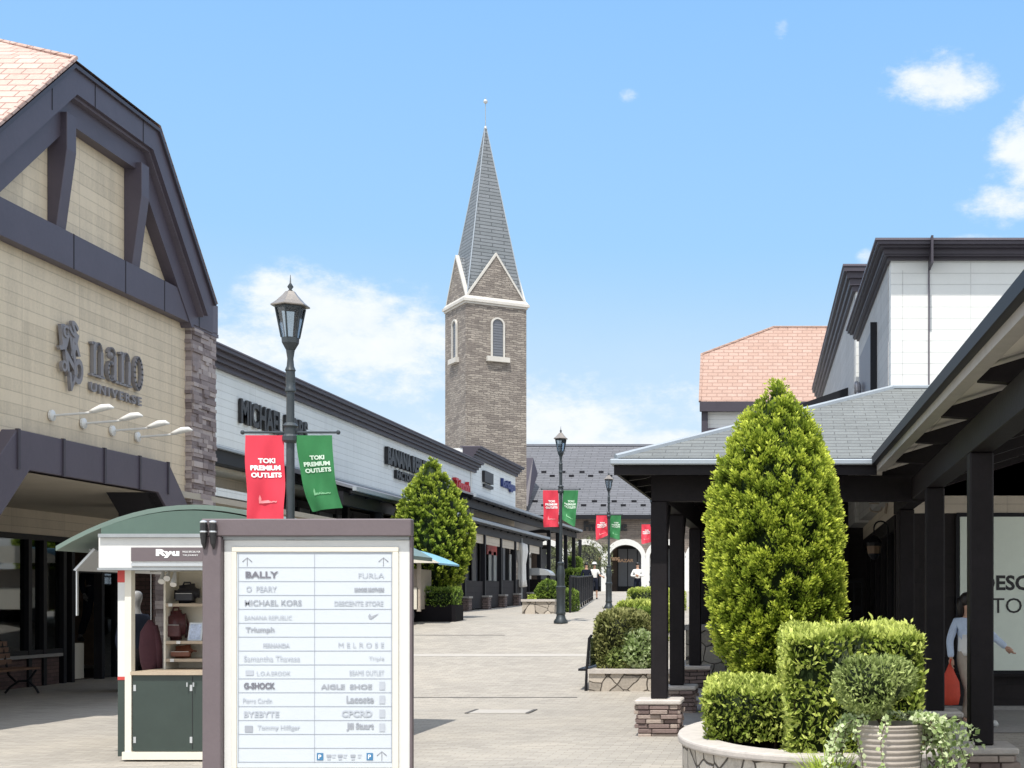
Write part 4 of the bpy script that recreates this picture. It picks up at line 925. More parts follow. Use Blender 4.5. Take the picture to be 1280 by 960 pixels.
# awning flap on the left side
MB().prism([(X_(78), Y+.2, Z_(712)), (X_(104), Y+.2, Z_(684)), (X_(106), Y+.2, Z_(686)), (X_(81), Y+.2, Z_(713))], (0, 2.8, 0)).build('side_flap', 'silver', k)
for dz in (0, 1.4, 2.7): MB().tube([(X_(96), Y+.25+dz, Z_(686)), (X_(128), Y+.25+dz, Z_(690))], .012, 6).build('flap_arm', 'grey_metal', k)
MB().box(X_(75), X_(76.5), Y+.3, Y+.33, Z_(770), Z_(712)).build('flap_rod', 'silver', k)
def bag(name, x, y, z, w, h, dp, mat, label, round_=.35, handle=True, straps=False, pocket=True):
    b = thing(name, (x, y, z), label, 'bag'); me = MB(); me.box(-w/2, w/2, -dp/2, dp/2, 0, h); mm = me.mesh('b')
    bm = bmesh.new(); bm.from_mesh(mm); bmesh.ops.bevel(bm, geom=list(bm.edges), offset=min(w, h, dp)*round_, segments=3, affect='EDGES')
    for v in bm.verts: v.co.x *= 1-.10*max(0, v.co.z/h-.5); v.co.z += .01*math.sin(v.co.x*20)
    bm.to_mesh(mm); bm.free(); link('body', mm, mat, b, local=True, smooth=True)
    if pocket:
        m2 = MB().box(-w*.36, w*.36, -dp/2-.012, -dp/2+.02, h*.12, h*.55).build('pocket', mat, b, local=True, bevel=.008)
        MB().tube([(-w*.33, -dp/2-.016, h*.52), (w*.33, -dp/2-.016, h*.52)], .003, 5).build('zip', 'silver', m2, local=True)
    if handle: MB().tube([(-w*.16, 0, h*.97), (-w*.12, 0, h*1.1), (w*.12, 0, h*1.1), (w*.16, 0, h*.97)], .010, 8).build('handle', mat, b, local=True)
    if straps:
        for s in (-1, 1): MB().tube([(s*w*.3, dp*.45, h*.9), (s*w*.42, dp*.7, h*.5), (s*w*.35, dp*.5, h*.08)], .014, 6).build('strap', mat, b, local=True)
    return b
YB = Y+.58
bag('shoulder_bag', PX(234, YB), YB, 1.537, .25, .19, .14, 'leather_black', 'black leather shoulder bag on the top shelf of the kiosk')
bag('backpack', PX(220, YB), YB, 1.162, .20, .30, .14, 'leather_maroon', 'maroon leather backpack standing on the middle kiosk shelf', straps=True)
bag('pouch_bag', PX(229, YB), YB, .982, .27, .13, .13, 'leather_brown', 'brown leather pouch bag lying on the lowest kiosk shelf', .45, False)
pc = thing('photo_card', (PX(243, YB-.1), YB-.1, 1.162), 'small pale blue photo card propped beside the maroon backpack', 'photo card')
MB().prism([(-.07, 0, 0), (.07, 0, 0), (.08, .03, .18), (-.06, .03, .18)], (0, .006, 0)).build('card', 'panel_white', pc, local=True); MB().prism([(-.055, -.002, .012), (.055, -.002, .012), (.062, .026, .165), (-.05, .026, .165)], (0, .001, 0)).build('picture', 'photo_print', pc, local=True)
# jacket on a hanger
jx, jy = PX(190, Y+.7), Y+.7
jk = thing('hanging_jacket', (jx, jy, .9), 'dark maroon jacket hanging inside the kiosk beside the shelves', 'jacket')
jp = [(0, PZ(775, jy), .02), (0, PZ(780, jy), .05), (0, PZ(790, jy), .10), (0, PZ(810, jy), .115), (0, PZ(828, jy), .10), (0, PZ(840, jy), .07)]
m = MB(); m.lathe([(r, z) for _, z, r in jp][::-1], (jx-.02, jy, 0), 14, sy=.5); m.build('jacket_body', 'cloth_maroon', jk, smooth=True)
MB().tube([(jx+.03, jy, PZ(782, jy)), (jx+.08, jy-.02, PZ(805, jy)), (jx+.09, jy-.02, PZ(838, jy))], [.03, .032, .025], 8).build('sleeve', 'cloth_maroon', jk, smooth=True)
MB().tube([(jx-.01, jy, PZ(776, jy)), (jx-.01, jy, 1.88)], .004, 6).build('hanger', 'silver', jk)
# cart with the blue awning
Y = 33.0
k2 = thing('blue_awning_cart', (X_(535), Y, gz(-8, Y)), 'beige sales cart with a curved pale blue awning beside the left cypress', 'cart')
g = PZ(764, Y)
aw = [(X_(488)+(X_(563)-X_(488))*t, PZ(684+21*t**1.8, Y)) for t in [i/10 for i in range(11)]]; aw = [(2*X_(488)-x, z) for x, z in aw[::-1]]+aw[1:]
m = MB()
for a, b_ in zip(aw, aw[1:]): m.prism([(a[0], Y-1, a[1]), (b_[0], Y-1, b_[1]), (b_[0], Y-1, b_[1]-.04), (a[0], Y-1, a[1]-.04)], (0, 1.9, 0))
m.build('awning', 'awning_blue', k2)
m = MB()
m.prism([(a[0]*.999+.0, Y-1.01, a[1]-.001) for a in aw], (0, .01, 0)); m.build('awning_gable', 'shelf_white', k2)
MB().box(X_(455), X_(531), Y-.6, Y+.6, g+.05, PZ(712, Y)).build('cart_body', 'cloth_beige', k2); MB().box(X_(455), X_(532), Y-.7, Y-.6, g+.05, PZ(735, Y)).build('cart_front', 'shelf_white', k2)
for px in (452, 533): MB().box(X_(px)-.04, X_(px)+.04, Y-.7, Y-.62, g, PZ(695, Y)).build('post', 'cloth_beige', k2)
for px in (465, 520):
    w = MB().lathe([(.17, -.03), (.17, .03)], (0, 0, 0), 16); w.v = [(X_(px)+a, Y-.74+z, gz(-8.5, Y)+.17+b) for a, b, z in w.v]; w.build('wheel', 'dark_metal', k2)
# ================================================================ left greenery
tx, ty = PX(540, 35), 35.; tz = gz(tx, ty)
t = thing('cypress_tree', (tx, ty, tz), 'bright green clipped cypress beside the blue awning cart, in front of the long white shop', 'tree')
MB().tube([(tx, ty, tz-.1), (tx, ty, tz+.9), (tx+.02, ty, tz+2)], [.09, .08, .05], 8).build('trunk', 'bark', t)
b0 = .35; ztop = PZ(574, ty)-tz
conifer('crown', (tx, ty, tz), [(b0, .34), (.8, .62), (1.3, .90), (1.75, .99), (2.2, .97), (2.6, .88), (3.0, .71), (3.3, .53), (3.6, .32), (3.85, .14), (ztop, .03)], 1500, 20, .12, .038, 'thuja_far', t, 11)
Y = 33.3
pb = thing('planter_bed', (X_(543), Y, gz(-8, Y)), 'low planter coloured dark for shade, with a clipped flat hedge beside the blue awning cart', 'planter')
g = PZ(768, Y)-.3
MB().box(X_(517), X_(573), Y-.3, Y+.5, g-.2, PZ(756, Y)).build('planter_wall', 'inside_dark', pb)  # the wall's shade is put into its near-black colour
hedge('hedge', X_(519), X_(572), Y-.3, Y+.5, PZ(758, Y), PZ(735, Y), 900, .035, 'hedge_green', pb, seed=4)
# mid planter with the round bush
Y = 40.
p2 = thing('stone_planter', (X_(675), Y, gz(X_(675), Y)), 'low stone planter with a round bush, left of the lamp standing in the walk', 'planter')
g = gz(-7, Y)
MB().box(X_(656), X_(696), Y-.4, Y+1.2, g-.1, PZ(752, Y)).build('stone_wall', 'rubble_light', p2); MB().box(X_(655), X_(697), Y-.45, Y+1.25, PZ(752, Y)+.001, PZ(752, Y)+.07).build('coping', 'stone_cap', p2)
ballbush('round_bush', (X_(681), Y+.4, PZ(739, Y)), .36, 1500, .035, 'hedge_green', p2, sc=(1, 1, .95)); ballbush('groundcover', (X_(664), Y, PZ(750, Y)), .16, 1500, .035, 'grass_lime', p2)
MB().tube([(X_(681), Y+.4, PZ(752, Y)), (X_(681), Y+.4, PZ(744, Y))], .06, 8).build('trunk', 'bark', p2)
hedge('hedge', X_(684), X_(703), Y+1.4, Y+3.2, g, PZ(736, Y), 700, .035, 'hedge_green', p2, seed=14)
# railing that climbs beside the walk
fe = thing('metal_railing', (-6.5, 41, gz(-6.5, 41)), 'dark metal railing climbing along the left side of the walk toward the far arches', 'railing')
P0, P1 = Vector((-6.45, 41)), Vector((-8.75, 62)); nseg = 10
for i in range(nseg+1):
    p = P0.lerp(P1, i/nseg); g = gz(p.x, p.y); MB().box(p.x-.03, p.x+.03, p.y-.03, p.y+.03, g-.02, g+1.1).build('post', 'dark_metal', fe)
for i in range(nseg):
    a, b_ = P0.lerp(P1, i/nseg), P0.lerp(P1, (i+1)/nseg)
    MB().tube([(a.x, a.y, gz(*a)+1.08), (b_.x, b_.y, gz(*b_)+1.08)], .03, 6).tube([(a.x, a.y, gz(*a)+.15), (b_.x, b_.y, gz(*b_)+.15)], .02, 6).build('rail', 'dark_metal', fe)
m = MB()
for i in range(nseg*7):
    p = P0.lerp(P1, i/(nseg*7)); g = gz(p.x, p.y); m.box(p.x-.012, p.x+.012, p.y-.012, p.y+.012, g+.15, g+1.07)
o_ = m.build('bars', 'dark_metal', fe)
for i, (px0, px1, py, Y, h, lb) in enumerate(((704, 731, 718, 66, 1.4, 'long clipped hedge behind the railing, below the pale olive tree'), (706, 724, 712, 70, 2.0, 'upper clipped hedge in the second row behind the railing'))):
    h_ = thing('clipped_hedge', (X_(px0), Y, gz(-8, Y)), lb, 'hedge')
    g = gz(-8, Y); hedge('foliage', PX(px0, Y), PX(px1, Y), Y, Y+1.2, g, g+h, 500, .05, 'hedge_green', h_, seed=20+i)
Y = 74; ot_ = thing('olive_tree', (PX(722, Y), Y, gz(-8, Y)), 'pale loose olive tree in front of the left arch', 'tree')
x, g = PX(722, Y), gz(-8, Y)
MB().tube([(x, Y, g), (x+.1, Y, g+.9), (x-.1, Y, g+1.8)], [.14, .11, .06], 8).tube([(x+.1, Y, g+.9), (x+.8, Y, g+1.9)], [.08, .04], 6).tube([(x+.05, Y, g+.8), (x-.8, Y, g+1.7)], [.08, .04], 6).build('trunk', 'bark', ot_)
cs, ax_, sd_, sh_ = [], [], [], []
for i in range(70):
    c_ = np.array([x+rng.uniform(-1.5, 1.6), Y+rng.uniform(-1, 1), g+1.2+rng.uniform(0, 1.9)]); n_ = 70
    if abs(c_[0]-x) > 1.1 and c_[2] > g+2.6: continue
    cs.append(c_+rvec(n_)*rng.uniform(0, .42, (n_, 1))); a = rvec(n_)+np.array([0, 0, .5]); ax_.append(a*.06); sd_.append(np.cross(a, rvec(n_))*.022); sh_.append(rng.uniform(.2, 1, n_))
leaves('crown', np.vstack(cs), np.vstack(ax_), np.vstack(sd_), np.concatenate(sh_), 'olive_leaf', ot_)
# ================================================================ clock-less church tower
cx_, cy_, al, s_ = -16.22, 74.3, math.radians(32), 3.33
g = gz(cx_, cy_)
tw = thing('church_tower', (cx_, cy_, g), 'tall square stone tower with a slender grey slate spire and white arched windows', 'tower', rz=al); ORG[tw.name] = Vector((0, 0, 0))
h2 = s_/2; zcb = 17.02-g; zct = 17.42-g; zap = 26.95-g
def tb(mb, n_, mat, par=None, **k): return mb.build(n_, mat, par or tw, local=True, **k)
tb(MB().box(-h2, h2, -h2, h2, -.5, zcb), 'shaft', 'tower_stone')
tb(MB().box(-h2-.05, h2+.05, -h2-.05, h2+.05, zcb+.001, zcb+.11).box(-h2-.13, h2+.13, -h2-.13, h2+.13, zcb+.111, zcb+.25).lathe([(1.414*(h2+.10), zcb+.251), (1.414*(h2+.0), zcb+.42)], n=4, rot=math.pi/4), 'cornice', 'tower_white')
spn = tb(MB().lathe([(1.414*(h2-.12), zct+.02), (.03, zap)], n=4, rot=math.pi/4), 'spire', 'spire_slate')
m = MB()
for k_ in range(4):
    a = math.pi/4+k_*math.pi/2; r = 1.414*(h2-.11)
    m.tube([(r*math.cos(a), r*math.sin(a), zct+.02), (.03*math.cos(a), .03*math.sin(a), zap+.03)], [.034, .025], 6)
tb(m, 'hip_ridge', 'flash', spn)
gh = 2.35; gw = h2-.05
for k_ in range(4):
    R = Matrix.Rotation(k_*math.pi/2, 4, 'Z')
    def rot(mb): mb.v = [tuple(R @ Vector(v)) for v in mb.v]; return mb
    yb_ = -h2+.05
    q = tb(rot(MB().prism([(-gw, yb_, zct), (gw, yb_, zct), (0, yb_, zct+gh)], (0, .12, 0))), 'gable', 'tower_stone')
    r_ = MB()
    for sx in (-1, 1): r_.prism([(sx*(gw+.04), yb_-.04, zct-.01), (sx*(gw-.08), yb_-.04, zct-.01), (0, yb_-.04, zct+gh-.09), (0, yb_-.04, zct+gh+.09)], (0, .2, 0))
    tb(rot(r_), 'gable_coping', 'tower_white', q)
    f_ = (zap-zct); yi = -(h2-.12)*(1-gh/f_)
    tb(rot(MB().add([(-gw, yb_+.1, zct), (0, yb_+.1, zct+gh), (0, yi, zct+gh)], [(0, 1, 2)]).add([(gw, yb_+.1, zct), (0, yb_+.1, zct+gh), (0, yi, zct+gh)], [(0, 1, 2)])), 'gable_roof', 'spire_slate', q)
for k_, off in ((0, .06), (-1, 0), (1, 0), (2, 0)):
    R = Matrix.Rotation(k_*math.pi/2, 4, 'Z'); zb0, zs = 14.35-g, 16.05-g; w_ = .38
    yb_ = -h2
    def outline(w, zt): return [(-w+off, zb0), (w+off, zb0)]+[(w*math.cos(math.radians(a))+off, zt+w*math.sin(math.radians(a))) for a in range(0, 181, 15)]
    o1, o2 = outline(w_, zs), outline(w_-.09, zs)
    def rot(mb): mb.v = [tuple(R @ Vector(v)) for v in mb.v]; return mb
    m = MB(); n_ = len(o1)
    m.add([(x, yb_-.09, z) for x, z in o1]+[(x, yb_-.09, z) for x, z in o2]+[(x, yb_+.02, z) for x, z in o1]+[(x, yb_-.015, z) for x, z in o2],
          [f for i in range(n_) for f in ((i, (i+1) % n_, (i+1) % n_+n_, i+n_), (i, (i+1) % n_, (i+1) % n_+2*n_, i+2*n_), (i+n_, (i+1) % n_+n_, (i+1) % n_+3*n_, i+3*n_))])
    w0 = tb(rot(m), 'window', 'tower_white')
    tb(rot(MB().add([(x, yb_-.02, z) for x, z in o2], [tuple(range(n_))])), 'pane', 'window_grey', w0)
    lv = MB()
    for zz in np.arange(zb0+.12, zs+.2, .14): lv.box(off-w_+.1, off+w_-.1, yb_-.04, yb_-.021, zz, zz+.02)
    tb(rot(lv), 'louvres', 'slate_metal', w0)
    tb(rot(MB().box(off-.62, off+.62, yb_-.2, yb_-.001, zb0-.26, zb0-.001)), 'sill', 'tower_white', w0)
tb(MB().tube([(0, 0, zap), (0, 0, zap+1.55)], .018, 6).build and MB().tube([(0, 0, zap-.05), (0, 0, zap+1.55)], .018, 6), 'finial_rod', 'grey_metal', spn)
tb(MB().ball((0, 0, zap+1.35), .12, 12, 8).lathe([(.1, zap-.15), (.06, zap+.02)], n=8), 'finial_ball', 'silver', spn, smooth=True)
# ================================================================ far arcade building
Y = 86.; g = 2.1
fb = thing('arcade_building', (-9, Y, g), 'far brown stone shop with white arches under a long grey roof ending the walk', 'shop')
xl, xr = X_(590), X_(1130); ze = Z_(645); col = [X_(p) for p in (607, 657, 707, 757, 807, 857, 907, 957, 1007, 1057)]
zs = Z_(697)
m = MB(); n_ = 14
for a, b_ in zip(col, col[1:]):
    c_ = (a+b_)/2; r = (b_-a)/2-.25; rz_ = Z_(681)-zs
    pts = [(a, ze), (a, zs)]+[(c_-r*math.cos(math.pi*i/n_), zs+rz_*math.sin(math.pi*i/n_)) for i in range(n_+1)]+[(b_, zs), (b_, ze)]
    ab = [(x, z) for x, z in pts]
    # wall above the arch as quads from arch to eave
    arcp = pts[2:-2]; arcp = [(a, zs)]+arcp+[(b_, zs)]
    for p, q in zip(arcp, arcp[1:]): m.prism([(p[0], Y, p[1]), (q[0], Y, q[1]), (q[0], Y, ze), (p[0], Y, ze)], (0, .5, 0)) if q[0]-p[0] > 1e-6 else None
m.build('wall', 'arcade_brick', fb)
for a, b_ in zip(col, col[1:]):
    c_ = (a+b_)/2; r = (b_-a)/2-.25; rz_ = Z_(681)-zs; m = MB()
    o_ = [(c_-r*math.cos(math.pi*i/n_), zs+rz_*math.sin(math.pi*i/n_)) for i in range(n_+1)]; u_ = [(c_-(r+.27)*math.cos(math.pi*i/n_), zs+(rz_+.36)*math.sin(math.pi*i/n_)) for i in range(n_+1)]
    for i in range(n_): m.prism([(o_[i][0], Y-.08, o_[i][1]), (o_[i+1][0], Y-.08, o_[i+1][1]), (u_[i+1][0], Y-.08, u_[i+1][1]), (u_[i][0], Y-.08, u_[i][1])], (0, .6, 0))
    m.build('arch', 'white_paint', fb)
for a in col: MB().box(a-.26, a+.26, Y-.12, Y+.5, g, zs-.002).build('column', 'white_paint', fb)
bx(xl, xr, Y+3.2, Y+3.4, g, ze, 'storefront', 'inside_brown', fb)
for a, b_ in zip(col, col[1:]):
    w_ = bx(a+.35, b_-.3, Y+3.1, Y+3.19, g, g+2.9, 'shop_window', 'dark_metal', fb)
    for i in range(3): bx(a+.42+i*.62, a+.98+i*.62, Y+3.06, Y+3.099, g+.35, g+2.75, 'pane', 'window_grey', w_)
bx(xl, xr, Y+.5, Y+3.2, ze-.5, ze-.4, 'soffit', 'cream_soffit', fb)
textmesh('Francfranc', X_(784)-X_(730), .62, .08, (X_(730), Y-.02, Z_(664)), U1, V1, W1, 'letter_dark', 'sign_letters', fb, bold=.05)
textmesh('Francfranc', 1.5, .32, .04, (X_(737), Y+3.0, Z_(699)), U1, V1, W1, 'warm_letters', 'window_sign', fb, bold=.04)
textmesh('BAZAR', 1.0, .2, .04, (X_(765), Y+3.0, Z_(701)), U1, V1, W1, 'warm_letters', 'window_sign', fb, bold=.02)
zr = PZ(557.5, Y+7)
MB().prism([(xl-.5, Y-.5, ze), (xl-.5, Y+7, zr), (xl-.5, Y+14.5, ze)], (xr-xl+1, 0, 0)).build('roof', 'slate_far', fb)
MB().box(xl-.5, xr+.5, Y-.62, Y-.501, ze-.22, ze+.04).build('eave_board', 'dark_metal', fb)
MB().box(xl-.5, xr+.5, Y+6.9, Y+7.1, zr-.02, zr+.12).build('ridge_cap', 'slate_metal', fb)
sl_ = (zr-ze)/7.5
for pyr in (596.5, 634):
    # distance up the slope for the row seen at that height
    yy_ = Y-.5; 
    for _ in range(60):
        z_ = ze+(yy_-(Y-.5))*sl_
        if VY-(z_-EYE)*F/yy_ < pyr: break
        yy_ += .1
    sg = MB(); x = X_(650); k_ = 0
    while x < X_(800):
        dd = .42 if k_ % 2 else 0
        MB().box(x, x+.32, yy_+dd, yy_+dd+.1, z_+dd*sl_, z_+dd*sl_+.15).build('snow_guard', 'dark_metal', fb); x += .62; k_ += 1
dm = MB().prism([(X_(655), Y-.3, ze+.6), (X_(661), Y-.3, ze+.6), (X_(665), Y+2.0, PZ(592, Y+2)), (X_(659), Y+2.0, PZ(572, Y+2))], (-.6, .2, 0)); dm.build('dark_roof_wedge', 'plum_dark', fb)  # dark wedge on the roof slope, right of the tower
# ================================================================ hedges along the right of the walk
h1 = thing('stone_planter_bed', (-2.7, 22.4, .1), 'raised stone planter with a rounded hedge and pale ivy, left of the pergola corner', 'planter')
Y = 22.4; g = gz(-2.7, Y)
MB().box(X_(736), -1.75, Y, Y+3.6, 0, Z_(842)).build('stone_wall', 'rubble_light', h1); MB().box(X_(735), -1.72, Y-.04, Y+3.64, Z_(842)+.001, Z_(842)+.07).build('coping', 'stone_cap', h1)
hedge('rounded_hedge', X_(739)+.02, X_(798), Y+.2, Y+2.4, Z_(842)+.05, Z_(764), 1700, .034, 'hedge_olive', h1, rnd=.33, seed=31)
ballbush('pale_ivy', (X_(797), Y+.32, Z_(815)), .33, 1600, .040, 'ivy', h1, sc=(.9, .8, 1.05), asp=.6)
ballbush('pale_ivy', (X_(770), Y+.3, Z_(826)), .2, 1500, .036, 'bush_grey', h1, sc=(1.2, .8, .8), asp=.6)
for i, (px0, px1, py0, py1, Ya, Yb_, mt, lb) in enumerate(((768, 815, 752, 780, 27.2, 32.5, 'hedge_bright', 'flat bright clipped hedge behind the rounded hedge'), (790, 815, 760, 800, 26.2, 27.0, 'hedge_green', 'small darker hedge block wedged behind the rounded hedge'),
                                                  (783, 830, 735, 752, 37, 45, 'hedge_bright', 'farther clipped hedge block beyond the lamp with green banner'), (781, 815, 768, 800, 26.3, 29.5, 'hedge_bright', 'low clipped hedge step just behind the stone planter bed'))):
    h_ = thing('clipped_hedge', (PX(px0, Ya), Ya, gz(-2, Ya)), lb, 'hedge'); g = gz(-2, Ya)
    hedge('foliage', PX(px0, Ya), PX(px1, Ya), Ya, Yb_, g, PZ(py0, Ya), 900 if Ya < 35 else 500, .034, mt, h_, seed=40+i)
be = thing('metal_bench', (-3.35, 23.0, 0), 'narrow dark metal bench seen end-on beside the stone planter bed', 'bench')
for y in (22.45, 24.3):
    MB().tube([(-3.28, y, .02), (-3.26, y, .45), (-3.22, y, .95), (-3.18, y, 1.0)], .022, 6).tube([(-3.26, y, .45), (-3.62+.3, y, .44)], .02, 6).build('leg', 'dark_metal', be)
MB().box(-3.24, -3.20, 22.45, 24.3, .5, .95).build('backrest', 'lamp_glass', be); MB().box(-3.40, -3.24, 22.45, 24.3, .42, .46).build('seat', 'dark_metal', be)
# ================================================================ pink roofed house, back right
ph = thing('pink_roof_building', (-1, 46, 0), 'back building with a clipped pink shingle roof above the pergola roof', 'shop')
A = (PX(875, 45), 45, PZ(502, 45)); B_ = (PX(877, 46.5), 46.5, PZ(443, 46.5)); Cc = (PX(967, 47.45), 47.45, PZ(409, 47.45)); Dd = (6, 47.45, Cc[2]); E = (6, 45, A[2])
MB().add([A, B_, Cc, Dd, E, (Cc[0], 47.45, Cc[2]), (Dd[0], 51, A[2]), (A[0], 51, A[2])], [(0, 1, 2, 3, 4), (2, 3, 6, 7), (1, 2, 7)]).build('roof', 'pink_shingle_far', ph)
MB().tube([A, B_, Cc, Dd], .05, 6).build('ridge_cap', 'pink_shingle_far', ph)
bx(A[0]-.0, 6, 44.8, 44.98, PZ(515, 45), A[2]-.02, 'eave_board', 'plum_dark', ph)
bx(A[0]+.15, 6, 45.1, 45.4, 1, PZ(514, 45), 'wall', 'white_boards', ph)
bx(A[0]+.05, A[0]+.25, 44.95, 45.09, 1, PZ(514, 45), 'corner_board', 'plum_dark', ph)
bx(A[0]+.26, 6, 44.98, 45.09, PZ(541, 45), PZ(535, 45), 'trim_board', 'plum_dark', ph)
bx(A[0]+.1, A[0]+.3, 45.41, 50, 1, A[2]-.1, 'side_wall', 'white_boards', ph)
# ================================================================ right white shop, two blocks
def rx(x, y): return x-.0214*(y-19)        # this side stands a degree off the street line
rw = thing('white_corner_shop', (2.5, 19.2, 0), 'white boarded corner shop with a heavy plum cornice above the covered gallery', 'shop')
zt = 6.42; yr = 24.9
def skew(mb):
    mb.v = [(x-.0214*(y-19), y, z) for x, y, z in mb.v]; return mb
skew(MB().box(1.41, 12, 19, 19.3, 3.0, zt-.19)).build('wall', 'white_boards', rw)
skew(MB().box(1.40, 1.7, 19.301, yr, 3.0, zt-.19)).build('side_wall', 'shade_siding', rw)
m = MB()
for dd, h0, h1 in ((.05, -.20, -.165), (.10, -.165, -.145), (.115, -.145, -.075), (.17, -.075, -.045), (.21, -.045, 0)): m.box(1.41-dd, 12, 19-dd*1.5, yr+dd*.5, zt+h0, zt+h1)
cr = skew(m).build('cornice', 'plum_dark', rw)
skew(MB().box(1.41-.24, 12, 19-.34, yr+.1, zt+.001, zt+.03)).build('coping', 'plum_light', cr)
skew(MB().box(1.75, 12, 18.95, yr, zt+.031, zt+.06)).build('roof_flashing', 'slate_metal', rw)
MB().tube([(1.93, 18.98, 4.4), (1.93, 18.98, zt-.33)], .012, 6).build('conduit', 'plum_light', rw); MB().box(1.92, 1.95, 18.57, 18.99, zt-.33, zt+.04).build('conduit', 'plum_dark', rw)
MB().box(1.57, 1.575, 18.996, 18.999, 4.4, zt-.33).build('board_joint', 'shade_siding', rw)
for x in (1.55, 1.6, 2.1): MB().ball((x, 18.98, 4.45+.1*(x-1.5)), .02, 8, 6).build('fixing', 'dark_metal', rw)
wy0, wy1 = 21.15, 23.9
w_ = skew(MB().box(1.34, 1.40, wy0, wy1, 4.45, 5.75)).build('side_sign_panel', 'slate_metal', rw); skew(MB().box(1.30, 1.41, wy0-.06, wy0-.001, 4.40, 5.80)).build('sign_frame', 'dark_metal', w_)
for i, (y, z, r) in enumerate(((23.0, 5.05, .13), (22.9, 4.85, .16), (23.1, 4.65, .14), (22.7, 4.62, .12), (23.4, 5.15, .1), (23.3, 4.8, .12))):
    tb_ = MB(); tb_.tube([(1.25-.0214*(y-19), y+r*math.cos(a), z+r*math.sin(a)*.8) for a in np.linspace(0, 5.2, 12)], .04, 6); tb_.build('emblem_curl', 'letter_grey', w_)
# second block behind
r2 = thing('white_rear_shop', (3, 30, 0), 'taller white boarded block with plum cornice right behind the corner shop', 'shop')
zt2 = 7.64; ya, yb_ = 25.6, 40
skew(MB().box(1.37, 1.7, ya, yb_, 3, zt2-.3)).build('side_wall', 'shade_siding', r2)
skew(MB().box(1.38, 12, ya-.2, ya-.001, 3, zt2-.3)).build('wall', 'white_boards', r2)
m = MB()
for dd, h0, h1 in ((.06, -.42, -.32), (.11, -.32, -.2), (.16, -.2, -.09), (.22, -.09, 0)): m.box(1.37-dd, 12, ya-.2-dd, yb_, zt2+h0, zt2+h1)
c_ = skew(m).build('cornice', 'plum_dark', r2); skew(MB().box(1.37-.24, 12, ya-.44, yb_, zt2+.001, zt2+.035)).build('coping', 'plum_light', c_)
MB().prism([(.25, 27.5, 5.42), (1.25, 27.5, 5.78), (1.25, 27.5, 5.60), (.25, 27.5, 5.22)], (0, 10, 0)).build('side_canopy', 'slate_metal', r2)
MB().prism([(.22, 27.42, 5.44), (1.25, 27.42, 5.80), (1.25, 27.42, 5.58), (.22, 27.42, 5.2)], (0, .08, 0)).build('canopy_edge', 'dark_metal', r2)
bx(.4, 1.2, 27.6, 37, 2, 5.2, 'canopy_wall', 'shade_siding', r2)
# ground floor of the corner shop
gs = thing('gallery_shop_front', (3, 19, 0), 'shaded beige ground floor shop front with pale green DESCENTE STORE poster panel', 'shop front')
bx(1.48, 7, 19.0, 19.25, 2.76, 4.35, 'upper_wall', 'beige_siding', gs)
bx(1.48, 1.7, 19.251, 27.3, 2.76, 4.3, 'side_upper_wall', 'beige_siding', gs)
bx(1.50, 7, 19.02, 19.25, 0, 2.757, 'front_boards', 'dark_boards', gs)
m = MB()
for y in np.arange(19.4, 27.8, 1.4): m.box(1.49, 1.6, y-.06, y+.06, 0, 2.75)
m.box(1.48, 1.6, 19.26, 27.8, 2.55, 2.757).box(1.48, 1.62, 19.26, 27.8, 0, .6); m.build('side_window_frame', 'dark_wood', gs)
bx(1.55, 1.57, 19.3, 27.8, .6, 2.55, 'side_window_glass', 'shop_glass', gs); bx(3, 3.1, 19.3, 27.8, 0, 2.75, 'interior_wall', 'inside_brown', gs)
plain('poster_green', (.80, .88, .78), .5, var=.03)
Y = 18.98
ps = bx(X_(1200), X_(1330), 18.97, 19.018, Z_(838), Z_(646), 'poster_panel', 'poster_green', gs)
MB().box(X_(1196), X_(1334), 18.975, 19.019, Z_(646)+.002, Z_(641)).box(X_(1195), X_(1199.5), 18.975, 19.019, Z_(840), Z_(646)).box(X_(1196), X_(1334), 18.975, 19.019, Z_(843), Z_(838.5)).build('panel_frame', 'dark_metal', ps)
Yp = 18.967; textmesh('DESCENTE', .0+(1348-1226)/F*Yp, 19/F*Yp, .002, (PX(1226, Yp), Yp, PZ(738, Yp)), U1, V1, W1, 'letter_dark', 'sign_text', ps, bold=.03)
textmesh('STORE', (1308-1228)/F*Yp, 19/F*Yp, .002, (PX(1228, Yp), Yp, PZ(766.5, Yp)), U1, V1, W1, 'letter_dark', 'sign_text', ps, bold=0)
bx(1.9, 7, 18.9, 19.015, .02, .12, 'plinth', 'stone_grey_cap', gs); bx(1.55, 7, 18.93, 19.015, .52, .56, 'ledge', 'dark_wood', gs)
# scrolled bracket sign and wall lantern
bk = MB().tube([(1.35+.0, 20.5, 3.0), (1.2, 20.5, 3.0)], .012, 6).tube([(1.3+.09*math.cos(a), 20.5, 2.93+.06*math.sin(a)) for a in np.linspace(3.1, 6.6, 9)], .012, 6).tube([(1.47, 20.5, 3.05), (1.44, 20.5, 2.85)], .02, 6); bk.build('scroll_bracket', 'cloth_beige', gs)
wl = thing('wall_lantern', (1.3, 20.2, 2.3), 'black hanging lantern on a curled wall arm beside the gallery windows', 'lantern')
Y = 20.2; lx = X_(1101)
MB().tube([(1.46, Y, Z_(680))]+[(lx+.0+.10*math.cos(a), Y, Z_(660)+.10*math.sin(a)) for a in np.linspace(0, 3.14, 9)], .012, 6).tube([(lx-.10, Y, Z_(660)), (lx-.10, Y, Z_(668))], .01, 6).build('wall_arm', 'dark_metal', wl)
MB().lathe([(.0, 0), (.05, -.03), (.11, -.12), (.10, -.14), (.085, -.30), (.04, -.36), (.0, -.37)][::-1], (lx-.10, Y, Z_(668)), 8).build('lantern_body', 'dark_metal', wl)
